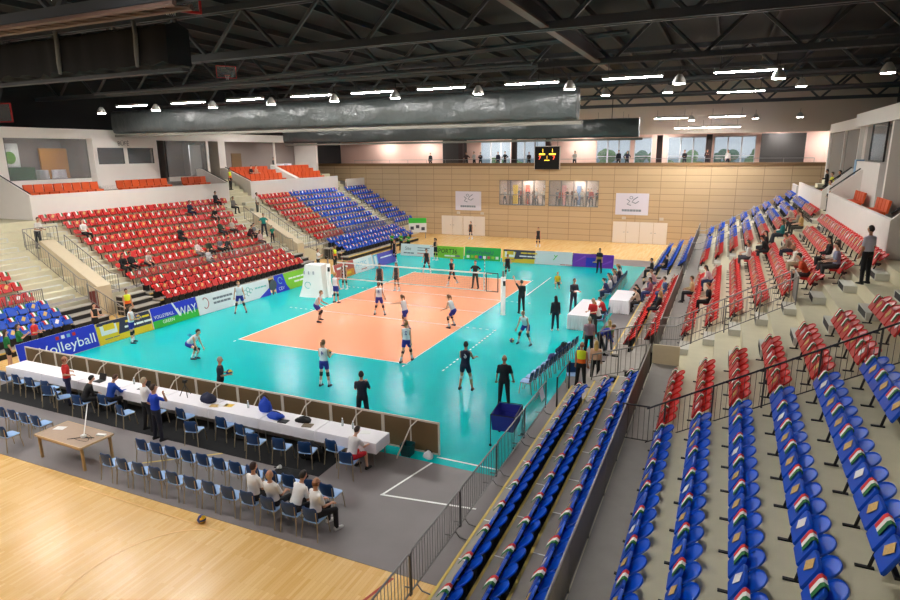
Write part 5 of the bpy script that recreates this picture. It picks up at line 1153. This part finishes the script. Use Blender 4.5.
    for s in (1,-1):
        extra.ell(hc+X*s*.074*k-hd*.005*k, (.012*k,.022*k,.032*k), 8, 6, 0, T3)
        extra.ell(hc+X*s*.03*k+hf*.083*k+hd*.018*k, (.012*k,.009*k,.008*k), 6, 4, 1, T3)
    extra.ell(hc+hf*.086*k-hd*.055*k, (.022*k,.008*k,.006*k), 6, 4, 2, T3)
    hm = None; hcol, style = hair
    if style != 'bald':
        hm = MB(); n = 16; rings = []
        for i in range(10):
            a = R(-62 + 152*i/9); a = min(a, R(88)); ring = []
            for j in range(n):
                b = 2*pi*j/n; q = V((cos(a)*cos(b), cos(a)*sin(b), sin(a))); g = 1.0
                if q.y > .25 and q.z < .42: g = .80
                elif q.y > -.1 and q.z < -.1: g = .84
                elif style in ('short','pony') and q.z < -.42: g = .86
                ring.append(hc + X*(q.x*.083*g*k) + hf*((q.y*.103*g-.006)*k) + hd*((q.z*.126*g+.006)*k))
            rings.append(ring)
        hm.loft(rings)
        if style == 'long':
            hm.loft([ell_ring(hc+hd*(z*k)-hf*(y*k), X, hf, a*k, b*k, 10) for z, y, a, b in ((.03,.04,.07,.05),(-.08,.06,.085,.045),(-.18,.085,.085,.035),(-.27,.105,.06,.025))])
        if style == 'pony':
            hm.tube([hc-hf*.08*k+hd*.06*k, hc-hf*.14*k+hd*.05*k, hc-hf*.165*k-hd*.04*k, hc-hf*.15*k-hd*.14*k], [.02*k,.035*k,.03*k,.012*k], 7)
    else:
        hm = MB(); hm.loft([[hc + X*(.079*cos(b)*g*k) + hf*((.097*sin(b)*g-.004)*k) + hd*z*k for b in [R(q) for q in range(150,391,20)]] for z, g in ((-.05,.96),(-.02,1.03),(.015,1.03),(.03,.97))], 0, False, True, False)
    r = dict(label=label, loc=loc, rz=rz, jobs=jobs, extra=extra, hair=hm, hcol=hcol, skin=skin, tc=tc, bc=bc, top2=top2, shoe=shoe, pads=pads, sock=sock, k=k, pel=pel, d=d, f=f, legs=[tuple(A(p) for p in l) for l in legs], number=number, group=group, arms=arms, hold=hold)
    JOBS.append(r); return r
def feet_mb(kn, an, k, sole):
    b = MB(); fl = V((an.x, an.y, 0)); z0 = an.z-.075*k; rings = []
    for y, w, h in ((-.07,.030,.07),(-.05,.038,.095),(.02,.041,.085),(.09,.046,.06),(.15,.042,.045),(.185,.022,.03)):
        rings.append([V((an.x+x*w*k, an.y+y*k, z0+(.004 if zz < 0 else h*zz)*k)) for x, zz in ((-1,-1),(1,-1),(1,.5),(.5,1),(-.5,1),(-1,.5))])
    return b.loft(rings)
def finish_people():
    tmp = []
    for r in JOBS:
        for nm, mb, vx in r['jobs']:
            me = bpy.data.meshes.new('raw'); me.from_pydata(mb.v, [], mb.f)
            o = bpy.data.objects.new('raw', me); C.objects.link(o); md = o.modifiers.new('r', 'REMESH'); md.mode = 'VOXEL'; md.voxel_size = vx; md.use_smooth_shade = True
            sm_ = o.modifiers.new('s', 'SMOOTH'); sm_.iterations = 2; sm_.factor = .5
            tmp.append((r, nm, o))
    dg = bpy.context.evaluated_depsgraph_get()
    for r, nm, o in tmp: r[nm] = bpy.data.meshes.new_from_object(o.evaluated_get(dg))
    for r, nm, o in tmp:
        me = o.data; bpy.data.objects.remove(o); bpy.data.meshes.remove(me)
    for r in JOBS:
        k = r['k']; sk = SK[r['skin']]
        # head details and hands joined into the one body mesh
        me = r['body']; mb = MB(); mb.v = [tuple(v.co) for v in me.vertices]; mb.f = [list(p.vertices) for p in me.polygons]; mb.m = [0]*len(mb.f); mb.sm = [True]*len(mb.f)
        e = r['extra']; mb.add(e.v, e.f, 0, True); mb.m[-len(e.m):] = e.m
        bo = bpy.data.objects.new('person', mb.mesh('person', [sk,EYE,LIP])); C.objects.link(bo); bo.location = r['loc']; bo.rotation_euler = (0,0,r['rz'])
        tag(bo, r['label'], 'person', r['group'])
        for nm, pn, c in (('top','shirt',r['tc']),('bottom','trousers',r['bc'])):
            m = r[nm]; m.materials.clear(); m.materials.append(colm(c))
            if nm == 'top' and r['top2']:
                m.materials.append(colm(r['top2'])); lim = .22*k
                m.polygons.foreach_set('material_index', [1 if (p.center-r['pel']).dot(r['d']) < lim else 0 for p in m.polygons])
            m.polygons.foreach_set('use_smooth', [True]*len(m.polygons)); po = new(pn, m, bo); r['o_'+nm] = po
        if r['hair'] is not None: r['hair'].build('hair', hairm(r['hcol']), bo)
        for (h, kn, an) in r['legs']:
            feet_mb(kn, an, k, 0).build('shoe', colm(r['shoe']), bo)
            if r['pads']:
                dd = (an-kn).normalized(); q = MB(); q.caps(kn-dd*.05*k,.066*k,kn+dd*.05*k,.064*k); q.build('knee_pad', colm(r['pads']), bo)
            if r['sock']:
                q = MB(); q.caps(an+(kn-an)*.35,.054*k,an-(an-kn)*.05,.045*k); q.build('sock', colm(r['sock']), bo)
        if r['number']:
            s, c = r['number']; p = r['pel']+r['d']*.27*k-r['f']*.135*k
            text(s, r['o_top'], p+V((.09*k,0,0)), (R(90)-math.atan2(r['d'].y, r['d'].z), 0, pi), .24*k, colm(c), 'number', 1.0)
# --- seated in the stands
for i, (s, kd, k, y, tc, lc, hcl, st, lab) in enumerate(SIT):
    x = bx(s,k) if kd == 'F' else tx(s,k)-s*.02; z = fz(k) if kd == 'F' else tz(k)
    ps = 'sitfwd' if ('forward' in lab or i % 5 == 2) else 'sitback' if ('reclin' in lab or i % 5 == 4) else 'sit'
    person(lab, (x-s*.30,y,z+.003), R(90) if s > 0 else R(-90), ps, (tc,'long' if i % 3 else 'short'), (lc,'long'), (hcl,st), 'abc'[i % 3], 1.72, (50,48,48), vox=.028, seat_z=.47)
W_, BLU, BK, NV_ = (236,238,244), (40,44,150), (26,24,32), (28,32,60)
def pw(lab, x, y, rz, pose, hair=((90,62,40),'pony'), num=None, skin='a', **kw): person(lab, (x,y,.02 if abs(x) < 4.5 and abs(y) < 9 else .014), R(rz), pose, (W_,'none'), (BLU,'short'), hair, skin, kw.pop('H',1.8), (40,40,60), (24,24,30), number=num, vox=.024, sock=kw.pop('sock',None), **kw)
def pd(lab, x, y, rz, pose, hair=((50,34,26),'pony'), num=None, skin='b', **kw): person(lab, (x,y,kw.pop('z',.02 if abs(x) < 4.5 and abs(y) < 9 else .014)), R(rz), pose, (BK,'none'), (BK,'short'), hair, skin, kw.pop('H',1.8), (220,220,224), (20,20,24), number=num, vox=.026, sock=(232,232,236), **kw)
pw('white and blue player standing in front of the yellow board', -8.75, -11.3, -60, 'hold', sock=W_)
pw('white and blue player crouching with arms out to receive the ball', -4.2, -12.2, -75, 'crouch', ((30,24,22),'short'), ('10',BLU), sock=W_)
pw('white and blue player standing wide in front of the white boards', -8.0, -5.05, -140, 'apart', ((170,120,70),'short'))
pw('white and blue player leaning beside the left sideline', -2.98, -4.92, -70, 'ready', ((140,96,60),'short'))
pw('white and blue player at the left end of the net', -4.35, -1.12, -10, 'stand', ((190,140,80),'pony'))
pw('white and blue player number 8 standing near the net', -.55, -2.6, 10, 'apart', ((90,60,40),'pony'), ('8',BLU), sock=W_)
pw('white and blue player reaching both arms towards the left', 1.95, -4.3, 75, 'reach', ((110,74,46),'pony'), sock=(230,190,190))
pw('white and blue player number 2 walking off the near right court corner', 4.42, -8.8, 8, 'walk', ((150,110,60),'pony'), ('2',BLU), sock=W_)
pw('white and blue player bent forward near the right sideline', 4.15, -3.3, 80, 'ready', ((110,70,46),'pony'), sock=W_)
pw('white and blue player with a dark braid waiting behind the near baseline', 2.85, -12.4, 4, 'hold', ((130,90,60),'pony'), ('4',BLU), sock=W_)
pw('white and blue player bending hands on knees near the bench', 8.26, -4.45, 172, 'knees', ((190,150,110),'short'), sock=W_)
pd('black clad player at the left end of the net', -6.0, 2.25, 175, 'stand')
pd('black clad player left of two close behind the net', -3.45, 2.4, 190, 'stand', ((90,60,44),'pony'))
pd('maroon black clad player right of two close behind the net', -2.6, 3.05, 165, 'stand', ((120,80,50),'long'))
pd('black clad player standing near the far left court corner', -3.46, 9.15, 185, 'apart')
pd('black clad player in the far left corner by the violet board', -7.9, 12.3, 160, 'stand', ((150,100,60),'long'))
pd('black clad player behind the left of the white far board', -5.2, 14.3, 150, 'hold', ((30,24,22),'pony'))
pd('black clad player walking in the middle of the far court', -.05, 6.0, 165, 'walk', ((90,64,44),'pony'))
pd('black clad player running near the far right court corner', 2.5, 9.85, 200, 'run', ((90,64,44),'short'))
pd('dark clad player in front of the end wall doors on the wood', -7.28, 27.0, 170, 'stand', z=.003)
pd('dark clad player standing on the far wood near the middle', .58, 24.2, 185, 'stand', z=.003)
person('navy clad player number 6 seen from behind beside the bench', (7.89,-10.75,.014), R(6), 'ready', (NV_,'none'), (NV_,'short'), ((40,30,26),'short'), 'b', 1.86, (60,60,66), (220,220,226), number=('6',W_), vox=.022, over=dict(lean=8,head=-4,leg=[(16,9,22),(14,9,22)]))
# --- officials and staff on the mat
BLKT = ((22,22,26),'short')
person('black clad official standing with arms akimbo behind the net', (1.78,5.55,.02), R(178), 'hips', BLKT, ((24,24,28),'long'), ((60,44,34),'short'), 'a', 1.8, (24,24,24))
person('black clad official raising one arm beside the near net post', (6.4,.72,.014), R(40), 'raise', BLKT, ((22,22,30),'long'), ((24,20,18),'short'), 'a', 1.82, (24,24,24), over=dict(arm=[(6,8,14),(150,24,6)]))
person('dark jacketed woman with black hair and white shoes by the court', (8.95,-1.86,.014), R(25), 'stand', ((34,36,44),'long'), ((26,40,60),'long'), ((20,18,18),'long'), 'a', 1.72, (236,236,236))
person('dark suited man holding papers near the scorer table', (8.95,2.0,.014), R(-140), 'hold', ((36,42,56),'long'), ((34,44,66),'long'), ((90,80,76),'short'), 'b', 1.86, (24,24,24))
person('dark clad line judge in front of the purple board', (8.16,13.6,.014), R(170), 'stand', ((22,24,40),'short'), ((24,26,44),'long'), ((30,24,22),'short'), 'b', 1.78, (24,24,24), top2=(190,150,60))
person('yellow shirted child kneeling on the turquoise mat', (6.69,7.4,.014), R(-160), 'kneel', ((240,196,30),'short'), ((40,40,50),'short'), ((190,150,90),'short'), 'a', 1.45, (230,230,230))
person('black clad broad man standing behind the ball cart', (9.72,-11.7,.014), R(14), 'stand', ((24,26,34),'short'), ((22,22,28),'long'), ((150,90,60),'bald'), 'c', 1.88, (30,30,30), vox=.022, over=dict(arm=[(8,16,14),(4,12,10)]))
person('navy shirted man seen from behind beyond the brown barrier', (6.0,-14.75,.014), R(24), 'folded', ((28,34,54),'short'), ((24,28,44),'long'), ((24,20,20),'short'), 'b', 1.82, (30,30,30), vox=.02)
person('dark shirted grey haired man holding a ball beyond the barrier', (.5,-15.2,.014), R(-50), 'hold', ((30,38,56),'short'), ((26,28,40),'long'), ((170,160,150),'short'), 'b', 1.72, (30,30,30), vox=.022)
HVY, HVO = (226,240,40), (250,110,30)
person('high visibility vest steward seen from behind by the bleacher steps', (11.75,-9.0,.01), R(-4), 'stand', (HVY,'none'), ((24,24,26),'long'), ((150,90,70),'bald'), 'c', 1.8, (24,24,24), top2=HVO, vox=.02)
person('long blond haired woman in pink beige top beside the steward', (12.12,-8.2,.01), R(10), 'stand', ((226,180,150),'short'), ((26,26,30),'long'), ((214,176,100),'long'), 'a', 1.66, (30,30,30), vox=.022)
person('mauve shirted man with shoulder bag behind the scorer table', (11.3,-5.4,.01), R(14), 'stand', ((170,134,150),'short'), ((36,36,40),'long'), ((190,180,160),'short'), 'a', 1.8, (30,30,30), vox=.022)
person('blue topped person bending forward beside the mauve shirted man', (11.62,-4.8,.01), R(-60), 'bend', ((40,50,150),'long'), ((30,30,36),'long'), ((120,90,60),'short'), 'a', 1.7, (30,30,30))
person('blond child in green top by the bleacher steps', (11.95,-4.25,.01), R(10), 'stand', ((110,170,70),'short'), ((60,70,90),'long'), ((224,190,110),'long'), 'a', 1.42, (60,60,60))
person('red polo man standing at the near scorer table', (10.75,-1.75,.013), R(160), 'hold', ((214,34,40),'short'), ((60,56,60),'long'), ((140,100,80),'bald'), 'a', 1.76, (30,30,30), vox=.022)
person('red shirted person sitting behind the near scorer table', (10.9,.55,.013), R(90), 'table', ((206,36,44),'short'), ((40,40,48),'long'), ((30,24,22),'short'), 'a', 1.7, (30,30,30), seat_z=.46)
person('white shirted fair person sitting behind the near scorer table', (10.85,-.55,.013), R(90), 'table', ((238,236,232),'short'), ((40,40,48),'long'), ((196,140,80),'short'), 'a', 1.7, (30,30,30), seat_z=.46)
person('beige clothed man sitting behind the second scorer table', (12.25,3.3,.013), R(90), 'table', ((214,184,160),'long'), ((60,56,56),'long'), ((60,44,34),'short'), 'a', 1.74, (30,30,30), seat_z=.46)
person('black clothed woman sitting behind the second scorer table', (12.2,4.35,.013), R(90), 'table', ((30,30,36),'long'), ((30,30,36),'long'), ((40,28,22),'long'), 'a', 1.7, (30,30,30), seat_z=.46)
for i, (y, tc) in enumerate(((-.55,0),(.55,0))): put_chair(10.9, y, R(90), '%s chair behind the near scorer table' % nth(i), 'scorer chairs')
for i, y in enumerate((3.3,4.35)): put_chair(12.22, y, R(90), '%s chair behind the second scorer table' % nth(i), 'scorer chairs')
for i, (j, tc, hc_) in enumerate(((0,(40,44,90),(40,30,24)),(1,(226,222,224),(130,90,60)),(3,(36,36,60),(50,36,28)),(4,(206,190,190),(150,110,70)),(6,(30,34,70),(40,30,26)),(7,(60,50,60),(60,44,34)),(9,(230,226,226),(180,140,90)))):
    person('%s seated substitute from the scorer table on the far bench' % nth(i), (10.25,5.4+.55*j,.013), R(90), 'sit' if i % 2 else 'sitfwd', (tc,'short'), ((34,40,80),'long'), (hc_,'pony'), 'a', 1.76, (200,200,200), seat_z=.46)
# --- at the press tables
person('red shirted bald man standing at the white press tables', (-4.52,-17.3,.01), R(-30), 'hips', ((206,40,36),'short'), ((34,40,76),'long'), ((150,90,70),'bald'), 'b', 1.76, (30,30,30), vox=.02)
person('white shirted grey haired man standing behind the press table chairs', (-.12,-17.72,.01), R(-8), 'folded', ((244,242,244),'short'), ((30,30,34),'long'), ((200,180,150),'short'), 'b', 1.76, (24,24,24), vox=.02)
person('royal blue polo man standing with a hand at his ear', (.74,-18.1,.01), R(-14), 'stand', ((24,70,200),'short'), ((26,28,44),'long'), ((70,50,40),'short'), 'b', 1.8, (24,24,24), vox=.02, over=dict(arm=[(58,18,142,-6),(-14,24,60,-40)]))
person('blue jacketed man sitting at the press table', (-2.4,-17.32,.01), R(-8), 'table', ((20,70,170),'long'), ((30,30,36),'long'), ((90,60,44),'short'), 'b', 1.76, (30,30,30), seat_z=.46, vox=.022)
person('black jacketed person with yellow sleeve slumping at the press table', (-3.2,-17.66,.01), R(-20), 'sitfwd', ((24,22,24),'long'), ((28,28,32),'long'), ((30,24,22),'short'), 'a', 1.72, (30,30,30), seat_z=.46, vox=.022)
person('white shirted person in red shorts sitting at the right table end', (7.36,-17.5,.01), R(-10), 'table', ((230,224,224),'short'), ((210,30,44),'knee'), ((60,44,36),'short'), 'a', 1.7, (40,40,40), seat_z=.46, vox=.022)
for i, (j, hcl, st, lab) in enumerate(((8,(60,36,28),'short','first white shirted man from the left in the front chair row'),(9,(200,160,120),'bald','second white shirted man, bald, in the front chair row'),(10,(40,32,28),'short','third white shirted man, dark haired, in the front chair row'),(11,(140,90,60),'bald','fourth white shirted man at the right end of the front chair row'))):
    person(lab, (1.50+.60*j,-20.12,.01), R((-6,4,-12,-20)[i]), ('sit','sitback','sitfwd','sit')[i], ((246,244,244),'short'), ((28,28,32),'long'), (hcl,st), 'b', 1.78, (216,212,208), seat_z=.46, vox=.02)
# --- left side
for i, (x, y, r_) in enumerate(((-10.3,-15.85,-20),(-10.75,-15.1,-40),(-10.95,-16.5,-10))): person('%s green shirted girl from the court at the left edge' % nth(i), (x,y,.003), R(r_), 'folded' if i == 1 else 'stand', ((24,120,56),'short'), ((24,26,30),'short'), ((60,40,30),'long'), 'a', 1.68, (60,60,60), vox=.024)
person('red shirted fair haired person standing before the near left blue seats', (-11.2,-14.2,.003), R(-60), 'hold', ((206,44,44),'short'), ((60,60,70),'long'), ((214,150,90),'short'), 'a', 1.66, (60,60,60))
person('dark haired woman in black standing behind the blue board', (-11.1,-11.4,.003), R(-80), 'hold', ((24,22,24),'none'), ((22,20,24),'short'), ((40,26,20),'long'), 'a', 1.72, (30,30,30))
person('high visibility vest steward standing by the near left vomitory', (-12.1,-8.8,.003), R(-100), 'stand', (HVY,'none'), ((24,24,26),'long'), ((50,40,34),'short'), 'b', 1.8, (24,24,24), top2=HVO)
person('white shirted man leaning on the railing above the near left vomitory', (-19.3,-8.35,3.503), R(-80), 'hold', ((230,224,216),'short'), ((26,34,44),'long'), ((60,44,34),'short'), 'b', 1.76, (40,40,40), over=dict(lean=16,head=-8))
person('pale shirted man standing on the far left aisle stairs', (-19.28,9.7,3.735), R(-70), 'stand', ((232,224,214),'short'), ((74,84,80),'long'), ((50,40,34),'short'), 'c', 1.78, (40,40,40))
person('teal shirted man standing lower on the far left aisle stairs', (-16.45,7.05,2.353), R(-130), 'hips', ((24,130,120),'short'), ((30,34,50),'long'), ((50,36,28),'short'), 'b', 1.78, (24,24,24))
person('child in teal shirt on the far left aisle stairs', (-15.65,7.0,1.893), R(-130), 'stand', ((20,130,104),'short'), ((40,40,50),'long'), ((90,64,44),'short'), 'a', 1.35, (24,24,24))
person('high visibility vest steward at the top stairs between the left boxes', (-22.05,9.8,5.693), R(-80), 'stand', (HVY,'none'), ((24,24,26),'long'), ((50,40,34),'short'), 'b', 1.76, (24,24,24), top2=HVO)
person('high visibility vest steward behind the left end of the net', (-10.75,8.1,.003), R(-95), 'stand', (HVY,'none'), ((24,24,26),'long'), ((50,40,34),'short'), 'c', 1.78, (24,24,24), top2=HVO)
person('white topped person standing before the far left aisle stairs', (-11.2,6.6,.003), R(-80), 'folded', ((236,234,232),'short'), ((24,24,28),'long'), ((40,30,26),'short'), 'a', 1.74, (24,24,24))
for i, (x, y) in enumerate(((-11.1,17.6),(-10.35,17.9),(-9.5,17.7))): person('%s green shirted girl from the left behind the violet corner board' % nth(i), (x,y,.003), R(170), 'folded', ((60,170,60),'short'), ((24,26,30),'long'), ((150,100,60),'long'), 'a', 1.6, (60,60,60))
person('orange shirted spectator sitting in the far left box', (-23.2,14.3,6.25), R(-90), 'sit', ((206,150,120),'short'), ((40,40,50),'long'), ((120,90,70),'short'), 'a', 1.7, (40,40,40), seat_z=.47)
person('dark clothed spectator sitting beside the orange shirted one', (-23.2,13.65,6.25), R(-90), 'sit', ((40,40,44),'short'), ((40,40,50),'long'), ((60,44,34),'short'), 'a', 1.7, (40,40,40), seat_z=.47)
person('dark clothed person standing in the far left box by the white tables', (-24.9,18.9,6.553), R(-80), 'stand', ((36,34,36),'long'), ((30,30,36),'long'), ((40,30,26),'short'), 'b', 1.76, (24,24,24))
# --- right side, up high
person('white shirted man in dark trousers standing on the right stand', (20.2,-7.9,4.423), R(38), 'stand', ((206,204,222),'short'), ((24,24,30),'long'), ((40,28,24),'short'), 'c', 1.8, (24,24,24), vox=.022)
person('dark clothed person standing in the far right box', (22.2,18.6,5.503), R(90), 'hold', ((26,28,26),'long'), ((24,24,26),'long'), ((30,24,22),'short'), 'b', 1.7, (24,24,24))
person('black clothed person standing by the far right partition', (22.3,14.2,5.503), R(90), 'stand', ((24,22,24),'long'), ((24,24,26),'long'), ((30,24,22),'short'), 'b', 1.76, (24,24,24))
person('dark clothed person watching over the balcony of the right boxes', (23.5,5.6,6.9), R(80), 'hold', ((26,24,30),'long'), ((24,24,26),'long'), ((24,20,18),'short'), 'b', 1.8, (24,24,24))
person('yellow shirted person at the far right parapet', (21.7,12.6,5.503), R(90), 'stand', ((220,220,60),'short'), ((40,40,40),'long'), ((70,50,36),'short'), 'b', 1.7, (24,24,24), seat_z=.3)
person('white shirted person in the gap between the right parapets', (21.3,9.9,5.153), R(90), 'stand', ((230,226,220),'short'), ((40,40,40),'long'), ((90,64,44),'short'), 'b', 1.7, (24,24,24))
# --- far gallery
GX = (-13.5,-9.3,-8.4,-7.7,-5.75,-5.0,-2.45,2.2,6.4,7.2,12.3,14.2,15.9)
for i, x in enumerate(GX): person('%s person from the left on the far gallery' % nth(i), (x,30.75,6.903), R(180+25*sin(i*2.3)), ('stand','hips','hold','folded')[i % 4], (((30,30,34),(34,36,44),(60,40,40),(36,36,60),(190,186,180))[(i*2) % 5],'long'), ((30,32,40),'long'), ((50,38,30),'short'), 'b', 1.66+.04*(i % 3), (30,30,30), vox=.03)
# --- behind the end wall windows
CX = (-4.9,-4.4,-3.6,-3.1,-2.6,-2.1,-1.5,-.9,.4,1.0,1.5,2.0,2.5,3.0,3.5,4.0,4.5)
for i, x in enumerate(CX): person('%s person from the left behind the end wall windows' % nth(i), (x,30.6+.5*((i*7) % 3),3.223), R(180+30*sin(i*1.7)), ('stand','folded','hold')[i % 3], (((200,196,190),(90,60,50),(40,40,44),(190,90,80),(120,126,130),(214,206,190))[(i*5) % 6],'long' if i % 2 else 'short'), (((60,60,66),(110,100,90),(40,44,60))[i % 3],'long'), (((60,44,32),(120,84,50),(30,24,20))[i % 3],'long' if i % 4 == 1 else 'short'), 'a', 1.62+.05*(i % 4), (40,40,40), vox=.03)
ball((.76,-15.03,1.17), 'volleyball held by the grey haired man beyond the barrier'); ball((2.86,-12.08,1.27), 'volleyball held by the player waiting behind the near baseline'); ball((-8.47,-11.14,1.26), 'volleyball held by the player in front of the yellow board')
tag(MB().bb((-.11,-.15,0),(.11,.15,.006)).build('paper_sheet', PAPER, None, loc=(9.18,1.74,1.24), rz=.7), 'white papers held by the dark suited man', 'paper')
finish_people()
# ---------------------------------------------------------------- light, world, colour management
w = bpy.data.worlds.new('world'); bpy.context.scene.world = w; w.use_nodes = True
nt = w.node_tree; bg = nt.nodes['Background']
sky = nt.nodes.new('ShaderNodeTexSky'); sky.sky_type = 'HOSEK_WILKIE'; sky.turbidity = 4; sky.ground_albedo = .4; sky.sun_direction = (.3,-.6,.7)
mx = nt.nodes.new('ShaderNodeMix'); mx.data_type = 'RGBA'; mx.inputs['Factor'].default_value = .6; mx.inputs['B'].default_value = (.74,.86,1,1)
nt.links.new(sky.outputs[0], mx.inputs['A']); nt.links.new(mx.outputs['Result'], bg.inputs[0]); bg.inputs[1].default_value = 1.1
sc = bpy.context.scene
sc.view_settings.view_transform = 'Standard'; sc.view_settings.look = 'None'; sc.view_settings.gamma = 1; sc.view_settings.exposure = -.02
sc.view_settings.use_curve_mapping = False
sc.cycles.use_denoising = True; sc.cycles.max_bounces = 6; sc.cycles.diffuse_bounces = 4; sc.cycles.glossy_bounces = 3; sc.cycles.transparent_max_bounces = 8
sc.cycles.sample_clamp_indirect = 6
